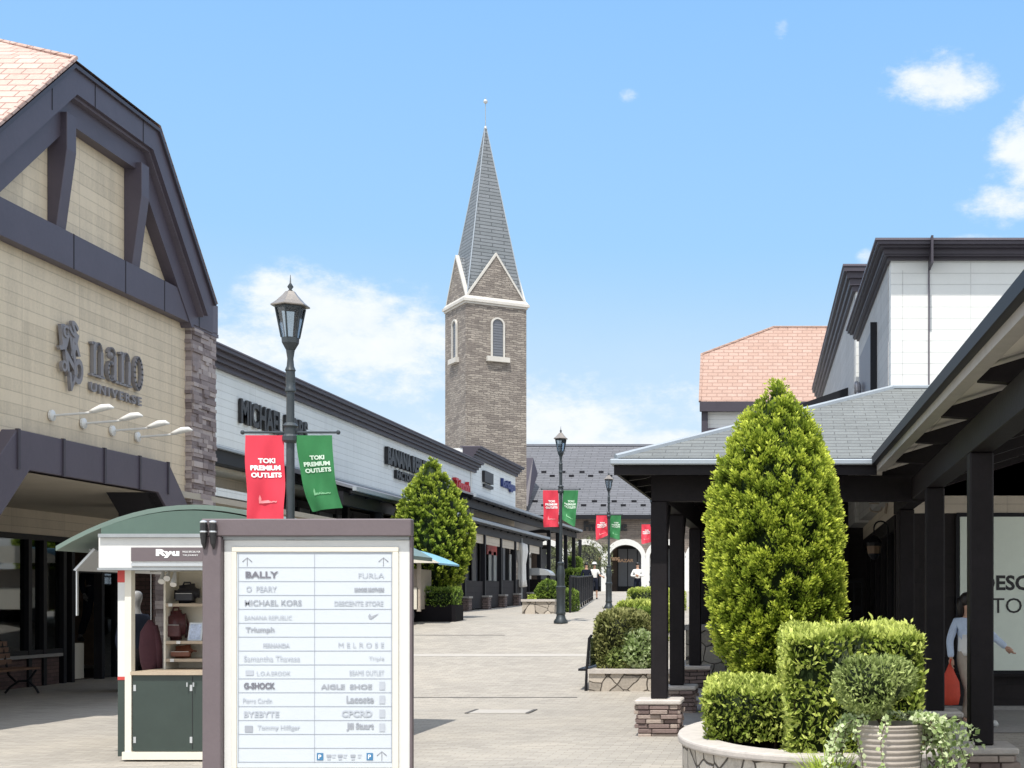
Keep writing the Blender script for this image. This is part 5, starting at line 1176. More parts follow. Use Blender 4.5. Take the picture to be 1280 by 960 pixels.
MB().lathe([(.09, -.28), (.105, -.17)], (lx-.10, Y, Z_(668)), 8).build('lantern_glass', 'inside_wood', wl)
# ================================================================ pergola and covered gallery
pg = thing('covered_gallery', (0, 16.2, 0), 'dark timber gallery with grey shingled hip roof and stone-based posts along the right', 'gallery')
sl = .385; ez = 3.12; ex = -1.94; ey = 15.6; xw = 1.45
def rz(x, y): return ez+sl*min(x-ex, y-ey)
hx_ = xw-ex; hp = (xw, ey+hx_, ez+sl*hx_); yend = 28
gx0, gx1 = 1.0, 1.28      # gallery eave drifts a little toward +x near the camera
def gxe(y): return gx0+(ey-y)*.0235
zg = lambda x, y: ez+.30*(x-gxe(y))
rf = MB(); t = .05
rf.quad((ex, ey, ez+t), hp[:2]+(hp[2]+t,), (xw, yend, hp[2]+t), (ex, yend, ez+t))
fr_ = (xw+5, ey, ez+t)
rf.add([(ex, ey, ez+t), (gx0+.02, ey, ez+t), (6, ey+3.4, hp[2]+t), (6, hp[1], hp[2]+t), hp[:2]+(hp[2]+t,)], [(0, 1, 2, 3, 4)])
rr = rf.build('pergola_roof', 'grey_shingle', pg)
MB().tube([(ex, ey, ez+t+.01), (hp[0], hp[1], hp[2]+t+.01)], .035, 6).tube([(xw-.02, 18.97, hp[2]+t+.01), (6, 18.97, hp[2]+t+.01)], .03, 6).build('hip_flashing', 'flash', rr)
MB().prism([(ex, ey, ez-.03), (gx0, ey, ez-.03), (hp[0], hp[1], hp[2]-.03)], (0, 0, .02)).prism([(ex, ey, ez-.03), (hp[0], hp[1], hp[2]-.03), (xw, yend, hp[2]-.03), (ex, yend, ez-.03)], (0, 0, .02)).build('pergola_boarding', 'dark_boards', pg)
MB().box(ex-.06, gx0+.0, ey-.06, ey+.0, ez-.03, ez+.035).box(ex-.06, ex-.0, ey+.001, yend, ez-.03, ez+.035).build('gutter', 'flash', pg, bevel=.012)
MB().box(ex-.02, gx0, ey+.002, ey+.04, ez-.14, ez-.031).box(ex+.002, ex+.04, ey+.041, yend, ez-.14, ez-.031).build('fascia', 'dark_wood', pg)
px_ = -1.50; bz0, bz1 = 2.72, 3.02
MB().box(px_-.09, 1.6, 16.11, 16.29, bz0, bz1).build('front_beam', 'dark_wood', pg, bevel=.005); MB().box(px_-.08, px_+.08, 16.291, yend, bz0, bz1).build('side_beam', 'dark_wood', pg, bevel=.005)
def post(x, y, wd, top, parent=pg, bh=.36, bw=.52, real=True):
    g = gz(x, y)
    p = MB().box(x-wd/2, x+wd/2, y-wd/2, y+wd/2, g+bh+.06, top).build('post', 'dark_wood', parent, bevel=.012)
    if real:
        m = MB(); z = g-.02; hb = bw/2-.03
        m.box(x-hb+.03, x+hb-.03, y-hb+.03, y+hb-.03, g-.05, g+bh)
        rows_ = 7; rh = (bh+.02)/rows_
        for r in range(rows_):
            for ax in range(4):
                u = -hb; 
                while u < hb-.02:
                    w = min(random.uniform(.08, .30), hb-u); w = hb-u if hb-u-w < .05 else w
                    dd = random.uniform(.0, .055); a0, a1, z0_, z1_ = u+.004, u+w-.004, z+.004, z+rh-.004
                    if ax == 0: m.box(x+a0, x+a1, y-hb-dd, y-hb+.05, z0_, z1_)
                    elif ax == 1: m.box(x+a0, x+a1, y+hb-.05, y+hb+dd, z0_, z1_)
                    elif ax == 2: m.box(x-hb-dd, x-hb+.05, y+a0, y+a1, z0_, z1_)
                    else: m.box(x+hb-.05, x+hb+dd, y+a0, y+a1, z0_, z1_)
                    u += w
            z += rh
        m.build('stone_base', 'base_stones', p, bevel=.006)
    else: MB().box(x-bw/2+.03, x+bw/2-.03, y-bw/2+.03, y+bw/2-.03, g-.05, g+bh).build('stone_base', 'post_stone', p)
    MB().box(x-bw/2-.01, x+bw/2+.01, y-bw/2-.01, y+bw/2+.01, g+bh+.002, g+bh+.06).build('base_cap', 'stone_cap', p, bevel=.015)
    return p
m_, nt_, p_, o_ = newmat('base_stones'); gi = N(nt_, 'ShaderNodeNewGeometry'); tcx = N(nt_, 'ShaderNodeTexCoord')
rr_ = ramp(nt_, math_(nt_, 'ADD', math_(nt_, 'MULTIPLY', gi.outputs['Random Per Island'], .7), math_(nt_, 'MULTIPLY', noise(nt_, tcx.outputs['Object'], 22, 4), .3)), [(.15, (.10, .07, .065)), (.5, (.22, .16, .145)), (.85, (.40, .33, .28))])
L(nt_, rr_, p_.inputs['Base Color']); p_.inputs['Roughness'].default_value = .85; bump(nt_, p_, noise(nt_, tcx.outputs['Object'], 40, 4), .01, .8)
post(px_, 16.2, .19, bz0)
for y in (18.75, 22.4, 25.2): post(px_+.0, y, .19, bz0, real=(y < 20))
for y in np.arange(16.5, 27.5, .9):
    xm = min(xw, ex+(y-ey)-.15); zm = ez+sl*(xm-ex)
    MB().prism([(ex+.03, y, ez-.05), (xm, y, zm-.06), (xm, y, zm-.2), (max(px_-.2, ex+.1), y, bz1-.0), (ex+.03, y, ez-.13)], (0, .07, 0)).build('rafter', 'dark_wood', pg)
for x in np.arange(-1.2, 1.0, .75):
    ym = min(18.9, ey+(x-ex)-.15); zm = ez+sl*(ym-ey)
    MB().prism([(x, ey+.05, ez-.05), (x, ym, zm-.06), (x, ym, zm-.2), (x, min(16.2, ym-.1), bz1), (x, ey+.05, ez-.13)], (.07, 0, 0)).build('rafter', 'dark_wood', pg)
for y in (17.0, 19.5, 23.1):     # knee braces
    MB().prism([(px_, y-.4, bz0-.35), (px_, y-.4, bz0-.2), (px_, y-.15, bz0), (px_, y-.0, bz0)], (.07, 0, 0)).build('knee_brace', 'dark_wood', pg)
# long gallery toward the camera
xg = 1.53
gr = MB(); yq = [2.0, 5, 8, 11, 14, ey]
for a, b_ in zip(yq, yq[1:]):
    gr.quad((gxe(a), a, ez+.05), (gxe(b_), b_, ez+.05), (6.2, b_, zg(6.2, b_)+.05), (6.2, a, zg(6.2, a)+.05))
gr.add([(gxe(ey), ey, ez+.05), (6.2, ey, zg(6.2, ey)+.05), (6.2, 19, zg(6.2, 19)+.05), (gx0+3, 19, zg(gx0+3, 19)+.05)], [(0, 1, 2, 3)])
gr.build('gallery_roof', 'grey_shingle', pg)
cb = MB()
for a, b_ in zip(yq, yq[1:]): cb.add([(gxe(a)+.02, a, ez-.02), (gxe(b_)+.02, b_, ez-.02), (6.2, b_, zg(6.2, b_)-.02), (6.2, a, zg(6.2, a)-.02)], [(0, 1, 2, 3)])
cb.add([(gxe(ey)+.02, ey, ez-.02), (6.2, ey, zg(6.2, ey)-.02), (6.2, 18.95, zg(6.2, 18.9)-.02), (gx0, 18.95, zg(gx0, 18.9)-.02)], [(0, 1, 2, 3)])
cb.build('ceiling_boards', 'soffit_boards_mat', pg) if 0 else cb.build('ceiling_boards', 'ceil_boards', pg) if 'ceil_boards' in M else None
if 'ceil_boards' not in M:
    siding('ceil_boards', (.56, .53, .47), .155, 1.6, stain=.06)
    # boards run along the gallery: pattern measured across it
    m_, nt_, p_, o_ = newmat('gallery_boards'); g_ = N(nt_, 'ShaderNodeNewGeometry'); s3 = N(nt_, 'ShaderNodeSeparateXYZ'); L(nt_, g_.outputs['Position'], s3.inputs[0])
    f1 = math_(nt_, 'LESS_THAN', math_(nt_, 'FRACT', math_(nt_, 'DIVIDE', s3.outputs[0], .45)), .03); f2 = math_(nt_, 'LESS_THAN', math_(nt_, 'FRACT', math_(nt_, 'DIVIDE', s3.outputs[1], .91)), .012)
    w3 = math_(nt_, 'MAXIMUM', f1, f2); L(nt_, mixc(nt_, math_(nt_, 'MULTIPLY', w3, .6), (.60, .56, .49), (.2, .18, .15)), p_.inputs['Base Color']); p_.inputs['Roughness'].default_value = .7
    cb.build('ceiling_boards', 'gallery_boards', pg)
gt = MB(); fa = MB()
for a, b_ in zip(yq, yq[1:]):
    gt.prism([(gxe(a)-.06, a, ez-.03), (gxe(a)+.0, a, ez-.03), (gxe(a)+.0, a, ez+.06), (gxe(a)-.06, a, ez+.06)], (gxe(b_)-gxe(a), b_-a, 0))
    fa.prism([(gxe(a)+.0, a, ez-.10), (gxe(a)+.10, a, ez-.10), (gxe(a)+.10, a, ez-.03), (gxe(a)+.0, a, ez-.03)], (gxe(b_)-gxe(a), b_-a, 0))
gt.build('gutter', 'dark_metal', pg); fa.build('fascia', 'grey_board', pg) if 'grey_board' in M else (plain('grey_board', (.34, .32, .29), .6), fa.build('fascia', 'grey_board', pg))
MB().box(xg-.09, xg+.09, 2, 16.1, 2.74, 2.985).build('gallery_beam', 'dark_wood', pg, bevel=.005)
MB().box(xg-.09, xg+.09, 16.3, 18.9, 2.74, 2.985).build('gallery_beam', 'dark_wood', pg, bevel=.005)
for y in (3.8, 5.6, 7.4, 9.2, 11.0, 12.8, 14.6, 16.4, 18.2):
    e0 = gxe(min(y, ey))
    MB().prism([(e0+.12, y, ez-.03), (e0+.12, y, ez-.09), (xg+.3, y, ez-.13), (6.2, y, zg(6.2, y)-.3), (6.2, y, zg(6.2, y)-.03)], (0, .12, 0)).build('rafter', 'dark_wood', pg)
for y in (4.2, 7.62, 11.03, 14.46, 17.9): post(xg, y, .19, 2.739, real=(7 < y < 15))
for y in (2.2, 6.4, 10.6, 14.8): MB().box(6.0, 6.19, y, y+.19, 0, 4.55).build('rear_post', 'dark_wood', pg, bevel=.012)
# stone dwarf wall with railing, and the boarded wall behind it
dw = thing('stone_wall', (-.2, 24, 0), 'chest-high crazy stone wall with a rail behind the pergola posts', 'wall')
Y = 24.; MB().box(X_(857), 1.35, Y, Y+.35, 0, Z_(788)).build('stonework', 'rubble_wall', dw); MB().box(X_(856), 1.35, Y-.04, Y+.39, Z_(788)+.002, Z_(781)).build('coping', 'stone_grey_cap', dw)
m = MB()
for x in np.arange(X_(866), 1.3, .14): m.box(x-.01, x+.01, Y+.16, Y+.18, Z_(781), Z_(728))
m.box(X_(864), 1.3, Y+.14, Y+.20, Z_(728), Z_(726)).box(X_(864), 1.3, Y+.15, Y+.19, Z_(762), Z_(759)); m.build('railing', 'dark_metal', dw)
tw2 = thing('timber_screen', (0, 27.5, 0), 'dark vertical boarded screen wall behind the pergola posts', 'wall'); 
Y = 27.4; bx(-1.55, 2.6, Y, Y+.2, 0, 4.2, 'boards', 'dark_boards', tw2)
for x in np.arange(-1.5, 1.4, .3): bx(x, x+.03, Y-.02, Y-.001, 0, 4.0, 'batten', 'dark_wood', tw2)
MB().tube([(X_(866), Y-.1, PZ(757, Y)), (X_(869), Y-.1, PZ(761, Y)), (X_(905), Y-.1, PZ(760, Y))], .04, 8).build('handrail', 'grey_metal', tw2)
# ================================================================ big planter, right foreground
pc = thing('oval_planter', (.35, 11.9, 0), 'large oval stone planter with a smooth rim in the right foreground', 'planter')
n_ = 56; rim = [(.35+1.25*math.cos(2*math.pi*i/n_), 11.9+1.95*math.sin(2*math.pi*i/n_)) for i in range(n_)]
def ring(r0, r1, z0, z1):
    m = MB()
    for i in range(n_):
        a, b_ = rim[i], rim[(i+1) % n_]
        def q(p, r): return (.35+(p[0]-.35)*(1+r/1.5), 11.9+(p[1]-11.9)*(1+r/1.9))
        a0, a1, b0, b1 = q(a, r0), q(a, r1), q(b_, r0), q(b_, r1)
        m.add([(*a0, z0), (*a1, z0), (*b1, z0), (*b0, z0), (*a0, z1), (*a1, z1), (*b1, z1), (*b0, z1)], [(0, 1, 2, 3), (4, 7, 6, 5), (0, 4, 5, 1), (1, 5, 6, 2), (2, 6, 7, 3), (3, 7, 4, 0)])
    bm = bmesh.new(); me = m.mesh('r'); bm.from_mesh(me); bmesh.ops.remove_doubles(bm, verts=bm.verts, dist=.0005); 
    seen = {}
    for f in list(bm.faces):
        k_ = tuple(sorted(v.index for v in f.verts)); 
        if k_ in seen: 
            bm.faces.remove(f); 
            if seen[k_].is_valid: bm.faces.remove(seen[k_])
        else: seen[k_] = f
    bm.to_mesh(me); bm.free(); return me
rubble('rubble_planter', (.56, .51, .44), (.10, .085, .07), 4.6, w=.03)
link('stone_wall', ring(-.22, 0, 0, .39), 'rubble_planter', pc); rimo = link('rim', ring(-.26, .045, .392, .455), 'stone_cap', pc)
mdf = rimo.modifiers.new('soft', 'BEVEL'); mdf.width = .018; mdf.segments = 2; mdf.angle_limit = math.radians(50)
MB().add([(.35+(x-.35)*.87, 11.9+(y-11.9)*.87, .36) for x, y in rim], [tuple(range(n_))]).build('soil', 'soil', pc)
tt = thing('cypress_tree', (PX(975, 13.2), 13.2, .36), 'tall bright green clipped cypress in the foreground planter on the right', 'tree')
tx, ty, tz = PX(972, 13.2), 13.2, .36
MB().tube([(tx, ty, .3), (tx+.01, ty, 1.0), (tx, ty, 2.2)], [.075, .065, .04], 8).tube([(tx+.02, ty, .4), (tx+.12, ty-.02, .9), (tx+.18, ty, 1.4)], [.05, .045, .03], 8).tube([(tx-.02, ty, .4), (tx-.14, ty-.02, .95), (tx-.2, ty, 1.4)], [.05, .045, .03], 8).build('trunk', 'bark', tt)
def hz_(py): return PZ(py, ty)-tz
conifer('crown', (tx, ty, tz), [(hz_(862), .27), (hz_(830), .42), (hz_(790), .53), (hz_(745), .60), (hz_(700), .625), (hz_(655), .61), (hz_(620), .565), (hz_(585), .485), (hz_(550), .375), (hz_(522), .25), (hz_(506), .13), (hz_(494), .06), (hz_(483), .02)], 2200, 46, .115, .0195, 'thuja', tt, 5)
hl = thing('clipped_hedge', (-.3, 11.3, .36), 'low box-clipped hedge at the left end of the oval planter', 'hedge')
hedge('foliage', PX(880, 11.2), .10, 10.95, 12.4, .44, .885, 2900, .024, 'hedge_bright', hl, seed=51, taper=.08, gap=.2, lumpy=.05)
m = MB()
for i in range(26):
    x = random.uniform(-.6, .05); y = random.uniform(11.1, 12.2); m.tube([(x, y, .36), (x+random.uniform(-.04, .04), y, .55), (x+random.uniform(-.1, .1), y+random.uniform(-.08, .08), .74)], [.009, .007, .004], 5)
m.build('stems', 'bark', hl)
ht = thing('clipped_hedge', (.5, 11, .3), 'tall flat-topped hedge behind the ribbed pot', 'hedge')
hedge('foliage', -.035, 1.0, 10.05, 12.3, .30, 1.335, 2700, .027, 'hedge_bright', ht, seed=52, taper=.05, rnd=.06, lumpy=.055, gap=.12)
m = MB()
for i in range(40):
    x = random.uniform(.05, .95); y = random.uniform(10.2, 10.6); m.tube([(x, y, .2), (x+random.uniform(-.05, .05), y, .6), (x+random.uniform(-.12, .12), y-.05, 1.1)], [.011, .008, .004], 5)
m.build('stems', 'bark', ht)
# ribbed pot with bush and ivy
Y = 9.05; px0 = PX(1112, Y); pz = PZ(904, Y)
pt = thing('ribbed_pot', (px0, Y, 0), 'tall ribbed clay pot with a grey-green bush and trailing pale ivy in the right foreground', 'plant pot')
pf = [(.15, 0), (.155, .02)]; z = .04
while z < pz-.03:
    r = .155+.06*z/pz; pf += [(r, z), (r+.009, z+.008), (r+.009, z+.020), (r, z+.028)]; z += .036
pf += [(.222, pz-.02), (.222, pz), (.195, pz), (.19, pz-.06)]
MB().lathe(pf, (px0, Y, 0), 36).build('pot', 'pot_clay', pt, smooth=True)
bxx = PX(1093, Y)
ballbush('bush', (bxx, Y, PZ(853, Y)), .262, 6000, .021, 'bush_grey', pt, sc=(1.02, .95, .80), seed=8, lumpy=.09, asp=.3)
MB().tube([(px0, Y, pz-.1), (bxx, Y, pz+.1)], .02, 6).build('bush_stem', 'bark', pt)
cs, ax_, sd_, sh_ = [], [], [], []; vm = MB()
for i in range(46):
    a = random.choice([random.gauss(0, .75), random.gauss(3.14, .7), random.uniform(0, 3.14)]); r = .17; p = np.array([px0+r*math.cos(a), Y+r*math.sin(a), pz+.03]); vel = np.array([math.cos(a)*.032, math.sin(a)*.032-.006, .016]); path = [p.copy()]
    for k_ in range(random.randint(8, 20)):
        vel = vel*np.array([.9, .9, 1])+np.array([random.uniform(-.008, .008), random.uniform(-.006, .004), -.0065]); p = p+vel
        dd = math.hypot(p[0]-px0, p[1]-Y)
        if dd < .225 and p[2] < pz: p[0] = px0+(p[0]-px0)/dd*.228; p[1] = Y+(p[1]-Y)/dd*.228
        if p[2] < .03: break
        path.append(p.copy())
        for q in range(3):
            nn = rvec(1)[0]; c_ = p+nn*.025; ax = rvec(1)[0]+np.array([0, -.4, -.3]); ax /= np.linalg.norm(ax); sd2 = np.cross(ax, np.array([0, -.7, .6])+rvec(1)[0]*.5); sd2 /= np.linalg.norm(sd2)+1e-9
            s__ = random.uniform(.013, .025); cs.append(c_); ax_.append(ax*s__); sd_.append(sd2*s__*.75); sh_.append(random.uniform(.35, 1.1))
    if len(path) > 2: vm.tube([tuple(q) for q in path], .0025, 4)
# a couple of runners reaching out to the right
for i in range(11):
    p = np.array([px0+.15, Y-.05, pz+.02]); vel = np.array([random.uniform(.02, .038), random.uniform(-.015, .01), random.uniform(-.004, .012)])
    for k_ in range(random.randint(8, 15)):
        vel[2] -= .0028; p = p+vel
        for q in range(4):
            c_ = p+rvec(1)[0]*.03; ax = rvec(1)[0]; sd2 = np.cross(ax, rvec(1)[0]); sd2 /= np.linalg.norm(sd2); s__ = random.uniform(.014, .026); cs.append(c_); ax_.append(ax*s__); sd_.append(sd2*s__*.75); sh_.append(random.uniform(.4, 1.1))
leaves('ivy', np.array(cs), np.array(ax_), np.array(sd_), np.array(sh_), 'ivy', pt); vm.build('ivy_vines', 'bark', pt)
# grass tuft
gt_ = thing('grass_tuft', (PX(1035, 9.3), 9.3, 0), 'lime yellow strappy grass tuft at the foot of the tall hedge', 'grass plant')
m_v = MB(); gx, gy = PX(1035, 9.35), 9.35
for i in range(150):
    a = random.uniform(0, 6.28); l = random.uniform(.12, .30); r0 = random.uniform(0, .11); bx_, by_ = gx+r0*math.cos(a)*1.5, gy+r0*math.sin(a); sp_ = random.uniform(.2, .9); w = .006; zb_ = .34
    P = [(bx_+math.cos(a)*l*sp_*t_**1.4, by_+math.sin(a)*l*sp_*t_**1.4, zb_+l*(t_-.45*sp_*t_*t_)*1.1) for t_ in (0, .33, .66, 1)]
    tx_, ty_ = -math.sin(a)*w, math.cos(a)*w; b0 = len(m_v.v)
    for j, p in enumerate(P):
        k_ = (1, .9, .6, .05)[j]; m_v.v += [(p[0]-tx_*k_, p[1]-ty_*k_, p[2]), (p[0]+tx_*k_, p[1]+ty_*k_, p[2])]
    for j in range(3): m_v.f.append((b0+2*j, b0+2*j+1, b0+2*j+3, b0+2*j+2))
me = bpy.data.meshes.new('g'); me.from_pydata(m_v.v, [], m_v.f); at = me.attributes.new('shade', 'FLOAT', 'POINT'); at.data.foreach_set('value', [random.uniform(.3, 1) for _ in m_v.v]); link('blades', me, 'grass_lime', gt_)
fl = thing('foreground_bed', (.7, 9.4, 0), 'low stone edged planting bed under the grass tuft and beside the ribbed pot', 'planter')
MB().box(-.02, .46, 9.15, 9.75, 0, .33).build('bed_soil', 'soil', fl); MB().box(-.06, .50, 9.08, 9.149, 0, .34).build('bed_edge', 'rubble_planter', fl)
# ================================================================ people
def skin(name, verts, edges, rad, mat, parent, lvl=2, root=0, flat_=None):
    me = bpy.data.meshes.new(name); me.from_pydata(verts, edges, []); o = bpy.data.objects.new(name, me); C.objects.link(o)
    o.modifiers.new('s', 'SKIN'); ss = o.modifiers.new('u', 'SUBSURF'); ss.levels = lvl; ss.render_levels = lvl
    for i, r in enumerate(rad):
        r = r if isinstance(r, tuple) else (r, r); me.skin_vertices[0].data[i].radius = r; me.skin_vertices[0].data[i].use_root = (i == root)
    o.modifiers['s'].use_smooth_shade = True; bpy.context.view_layer.update()
    m2 = bpy.data.meshes.new_from_object(o.evaluated_get(bpy.context.evaluated_depsgraph_get())); bpy.data.objects.remove(o)
    m2.materials.clear(); return link(name, m2, mat, parent, local=True, smooth=True)
def chain(*cs):
    """cs: list of [(x,y,z,r),...]; first vertex shared between chains when equal"""
    v, e, r, idx = [], [], [], {}
    for c in cs:
        prev = None
        for q in c:
            key = tuple(round(t, 4) for t in q[:3])
            if key not in idx: idx[key] = len(v); v.append(q[:3]); r.append(q[3] if len(q) == 4 else (q[3], q[4]))
            i = idx[key]
            if prev is not None and prev != i: e.append((prev, i))
            prev = i
    return v, e, r
def hand(wr, tip_dir, side, s=1.):
    """palm with five bent fingers, in local space; returns list of tubes appended to a MB"""
    m = MB(); w = Vector(wr); d = Vector(tip_dir).normalized(); sd_ = Vector(side).normalized(); n = d.cross(sd_).normalized()
    m.tube([w, w+d*.03*s, w+d*.085*s], [.022*s, .036*s, .036*s], 8)
    for i, ln in enumerate((.062, .072, .068, .052)):
        b = w+d*.08*s+sd_*(-.027+.018*i)*s; m.tube([b, b+d*ln*.5*s+n*.004*s, b+d*ln*.85*s+n*.022*s], [.0095*s, .0085*s, .006*s], 6)
    b = w+d*.03*s-sd_*.03*s; m.tube([b, b+d*.03*s-sd_*.03*s, b+d*.058*s-sd_*.036*s+n*.01*s], [.012*s, .010*s, .007*s], 6)
    return m
def figure(loc, rz_, label, H=1.62, arms=None, legs=None, top='cloth_white', bottom='cloth_navy', hairlen=.0, hat=None, skirt=False, sleeve=1.0, bare_legs=False, detail=True, shoe='white_paint', cat='person', skinm='skin', head_turn=0., armless=False):
    o = thing('person' if cat == 'person' else 'mannequin', loc, label, cat, rz=rz_); ORG[o.name] = Vector((0, 0, 0)); s = H/1.68; o.scale = (s, s, s)
    arms = arms or [[(-.17, 0, 1.36), (-.23, .02, 1.10), (-.22, -.06, .86)], [(.17, 0, 1.36), (.23, .02, 1.10), (.22, -.06, .86)]]
    legs = legs or [[(-.09, 0, .90), (-.10, -.02, .48), (-.10, .03, .09), (-.11, -.10, .035)], [(.09, 0, .90), (.10, -.02, .48), (.10, .03, .09), (.11, -.10, .035)]]
    body = [[(0, 0, .93, .10, .08), (0, 0, 1.10, .11, .085), (0, .0, 1.30, .125, .09), (0, .005, 1.42, .055), (0, .0, 1.50, .048), (0, -.008, 1.56, .070), (0, -.01, 1.63, .078), (0, -.005, 1.68, .052)]]
    for a in arms: body.append([(0, .0, 1.30, .125, .09), (*a[0], .045), (*a[1], .036), (*a[2], .025)])
    for l in legs: body.append([(0, 0, .93, .10, .08), (*l[0], .085), (*l[1], .055), (*l[2], .036), (*l[3], .032)])
    v, e, r = chain(*body); b = skin('body', v, e, r, skinm, o)
    # face: nose, eyes, ears, mouth on a turned head
    R = Matrix.Rotation(head_turn, 4, 'Z'); hc = Vector((0, -.008, 1.60))
    def hp_(x, y, z): q = R @ Vector((x, y, 0)); return (hc.x+q.x, hc.y+q.y, hc.z+z)
    if detail:
        MB().tube([hp_(0, -.075, .02), hp_(0, -.093, -.012), hp_(0, -.08, -.02)], [.006, .012, .008], 6).build('nose', skinm, b, local=True, smooth=True)
        MB().ball(hp_(.03, -.075, .022), .010, 8, 6).ball(hp_(-.03, -.075, .022), .010, 8, 6).build('eyes', 'hair', b, local=True); MB().tube([hp_(-.02, -.076, -.042), hp_(.02, -.076, -.042)], .005, 6).build('mouth', 'leather_brown', b, local=True)
        MB().ball(hp_(.078, .0, .01), .02, 8, 6, (.5, 1, 1.3)).ball(hp_(-.078, .0, .01), .02, 8, 6, (.5, 1, 1.3)).build('ears', skinm, b, local=True)
    if cat == 'person':
        hm = MB().ball(hp_(0, .018, .045), .098, 16, 10, (.95, 1.02, .98))
        hm.v = [q for q in hm.v]; hm.tube([hp_(0, .07, .05), hp_(0, .095, -.03), hp_(0, .09, -.09-hairlen)], [.07, .055 if hairlen else .04, .03], 10).build('hair', 'hair', o, local=True, smooth=True)
    if hat: MB().lathe([(.16, 1.665), (.155, 1.672), (.098, 1.675), (.094, 1.74), (.06, 1.765), (.0, 1.77)], (0, 0, 0), 18).build('hat', hat, o, local=True, smooth=True)
    sh_ = [[(0, 0, .90, .13, .105), (0, 0, 1.12, .125, .10), (0, .0, 1.30, .14, .105), (0, .004, 1.41, .075, .07)]]
    for a in arms:
        A0, A1, A2 = map(Vector, a); E_ = A0.lerp(A1, min(1, sleeve*2)) if sleeve < .5 else A1.lerp(A2, (sleeve-.5)*2*.92)
        c_ = [(0, .0, 1.30, .14, .105), (*A0, .062)]+([(*A1, .052), (*E_, .045)] if sleeve > .5 else [(*E_, .058)])
        sh_.append(c_)
    v, e, r = chain(*sh_); skin('shirt', v, e, r, top, o)
    if skirt: MB().lathe([(.24, .50), (.20, .75), (.13, .99)], (0, 0, 0), 20, sy=.8).build('skirt', bottom, o, local=True, smooth=True)
    else:
        tr = [[(0, 0, 1.08, .118, .095), (0, 0, .93, .122, .10)]]
        for l in legs: 
            k_ = Vector(l[1]).lerp(Vector(l[2]), .15 if bare_legs else .93); c_ = [(0, 0, .93, .122, .10), (*l[0], .10), (*l[1], .078), (k_.x, k_.y, k_.z, .075 if bare_legs else .062)]; tr.append(c_)
        v, e, r = chain(*tr); skin('trousers', v, e, r, bottom, o)
    for l in legs:
        a, t_ = Vector(l[2]), Vector(l[3]); MB().tube([(a.x, a.y+.05, a.z-.04), (a.x, a.y, a.z-.035), (t_.x, t_.y, t_.z+.012), (t_.x, t_.y-.05, t_.z)], [.032, .045, .042, .025], 10).build('shoe', shoe, o, local=True, smooth=True)
    for i, a in enumerate(arms):
        A1, A2 = Vector(a[1]), Vector(a[2]); dd = (A2-A1).normalized(); sdv = Vector((0, 1, 0)).cross(dd); sdv = sdv if sdv.length > .1 else Vector((1, 0, 0)); hand(A2-dd*.02, dd, Vector((0, 1, 0)) if abs(dd.z) > .6 else Vector((0, 0, 1))).build('hand', skinm, b, local=True, smooth=True)
    return o
# woman with the red bag, walking right under the gallery (local +x is screen right when rz = 0)
wx, wy = PX(1210, 16.8), 16.8
wm = figure((wx, wy, .01), math.radians(8), 'woman in light blue shirt and beige trousers carrying a bag behind the gallery post', 1.60,
    arms=[[(-.16, .0, 1.36), (-.235, .02, 1.12), (-.23, -.04, .88)], [(.16, .0, 1.36), (.33, -.02, 1.17), (.50, -.06, 1.02)]],
    legs=[[(-.08, 0, .90), (.02, -.04, .48), (-.02, .06, .10), (.06, -.02, .035)], [(.09, 0, .90), (.10, .03, .48), (.26, .02, .10), (.36, -.02, .05)]],
    top='cloth_blue', bottom='cloth_beige', hairlen=.14, head_turn=math.radians(70))
MB().ball((.065, -.02, 1.565), .055, 10, 8, (.75, .8, .9)).build('face_mask', 'cloth_white', wm, local=True, smooth=True)
MB().lathe([(.13, .93), (.138, 1.0), (.13, 1.2)], (0, -.008, 0), 16, sy=.8).build('white_top', 'cloth_white', wm, local=True, smooth=True)
hb_ = thing('red_bag', (wx-.23, wy-.1, .3), 'red cloth bag hanging from the hand of the woman in the blue shirt', 'bag')
m = MB(); m.lathe([(.02, 0), (.10, .01), (.125, .12), (.11, .28), (.05, .42), (.015, .50)], (0, 0, 0), 18, sy=.55); m.v = [(x*(1+.06*math.sin(9*z*6)), y, z) for x, y, z in m.v]; m.build('bag_body', 'cloth_red', hb_, local=True, smooth=True)
MB().tube([(0, 0, .48), (.01, 0, .56)], .012, 6).build('handle', 'cloth_red', hb_, local=True)
# far walkers
Y = 62.5; x = PX(733, Y); figure((x, Y, gz(x, Y)), .2, 'person in dark clothes walking with bare shins beside the one in a white hat', 1.62, top='cloth_navy', bottom='cloth_navy', skirt=True, sleeve=.6, bare_legs=True, detail=False, shoe='letter_dark')
Y = 63; x = PX(743, Y); figure((x, Y, gz(x, Y)), 0, 'person in a white hat and white shirt walking up the middle of the walk', 1.62, arms=[[(-.16, 0, 1.36), (-.3, -.05, 1.16), (-.42, -.2, 1.08)], [(.17, 0, 1.36), (.26, .02, 1.12), (.42, -.1, 1.06)]], legs=[[(-.09, 0, .90), (-.08, -.1, .48), (-.10, .0, .09), (-.11, -.10, .035)], [(.09, 0, .90), (.10, .03, .48), (.10, .1, .09), (.11, -.0, .035)]], top='cloth_white', bottom='cloth_navy', hat='cloth_white', sleeve=.4, bare_legs=True, detail=False, shoe='letter_dark')
Y = 60; x = PX(797, Y); figure((x, Y, gz(x, Y)), 0, 'person in a loose white top standing with arms folded above the far hedge', 1.62, arms=[[(-.17, 0, 1.36), (-.28, -.03, 1.12), (-.02, -.22, 1.10)], [(.17, 0, 1.36), (.28, -.03, 1.12), (.03, -.24, 1.14)]], top='cloth_white', bottom='cloth_navy', sleeve=1, detail=False)
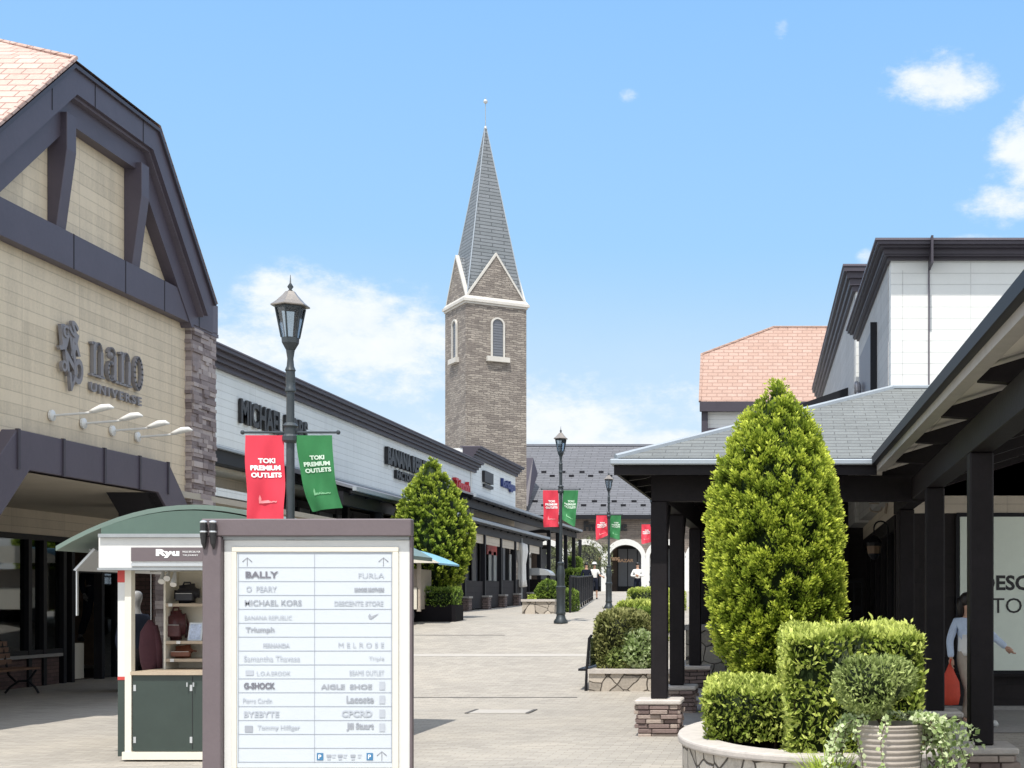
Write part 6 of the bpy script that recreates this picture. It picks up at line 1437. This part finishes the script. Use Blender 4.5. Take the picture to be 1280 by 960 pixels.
# seated visitor behind the tall hedge
Y = 17.2; x = PX(1116, Y)
figure((x, Y, -.38), math.radians(-60), 'seated visitor in a white top half hidden behind the tall hedge', 1.62, legs=[[(-.09, 0, .90), (-.10, -.42, .86), (-.10, -.42, .47), (-.10, -.54, .41)], [(.09, 0, .90), (.10, -.42, .86), (.10, -.42, .47), (.10, -.54, .41)]], top='cloth_white', bottom='cloth_navy')
bench('bench', (x, Y+.05, 0), math.radians(-60), 'dark bench under the gallery that the seated visitor uses', 1.3, 'dark_wood')
# shop mannequins
for (px, X, Hm, tp, bt, lb, ln) in ((117, -14.25, 1.85, 'cloth_navy', 'cloth_navy', 'shop window mannequin in a dark suit striding on a white block', .72), (10, -14.3, 1.7, 'inside_dark', 'cloth_white', 'shop window mannequin in a dark top and white skirt at the left edge', .62)):
    Yx = PY(px, X)
    f_ = figure((X, Yx, ln if px > 50 else .3), math.radians(60), lb, Hm, legs=[[(-.09, 0, .90), (-.20, -.10, .50), (-.27, .0, .09), (-.30, -.10, .035)], [(.09, 0, .90), (.20, .03, .5), (.27, .1, .09), (.3, .0, .035)]] if px > 50 else None, top=tp, bottom=bt, skirt=px < 50, cat='mannequin', skinm='mannequin', shoe='letter_dark', detail=False)
Yx = 15.9; f_ = figure((PX(169, Yx), Yx, 0), math.radians(75), 'dark clothed mannequin with a pale head standing inside the kiosk', 1.68, top='cloth_navy', bottom='inside_dark', cat='mannequin', skinm='mannequin', shoe='letter_dark', detail=False)
# a few brown inner twigs showing through the big cypress and small fittings on the kiosk
m = MB()
for i in range(46):
    a = random.uniform(3.4, 6.0); z = random.uniform(.55, 1.5); r = float(np.interp(z, [.4, .8, 1.2, 1.6], [.26, .42, .58, .66]))
    m.tube([(tx+.08*math.cos(a), ty+.08*math.sin(a), tz+z-.35), (tx+r*.7*math.cos(a), ty+r*.7*math.sin(a), tz+z-.1), (tx+r*.98*math.cos(a), ty+r*.98*math.sin(a), tz+z+.12)], [.012, .008, .004], 4)
m.build('twigs', 'bark', tt)
Y = 13.45
for px, py in ((238.5, 860), (238.5, 925), (168, 860), (168, 925)): MB().box(PX(px, Y)-.012, PX(px, Y)+.012, Y+.004, Y+.009, PZ(py, Y)-.03, PZ(py, Y)+.03).build('hinge', 'silver', k)
for px, z in ((214, 1.54), (224, 1.165), (216, .985)): MB().box(PX(px, Y+.46)-.02, PX(px, Y+.46)+.02, Y+.44, Y+.444, z-.035, z-.005).build('price_tag', 'white_paint', k)
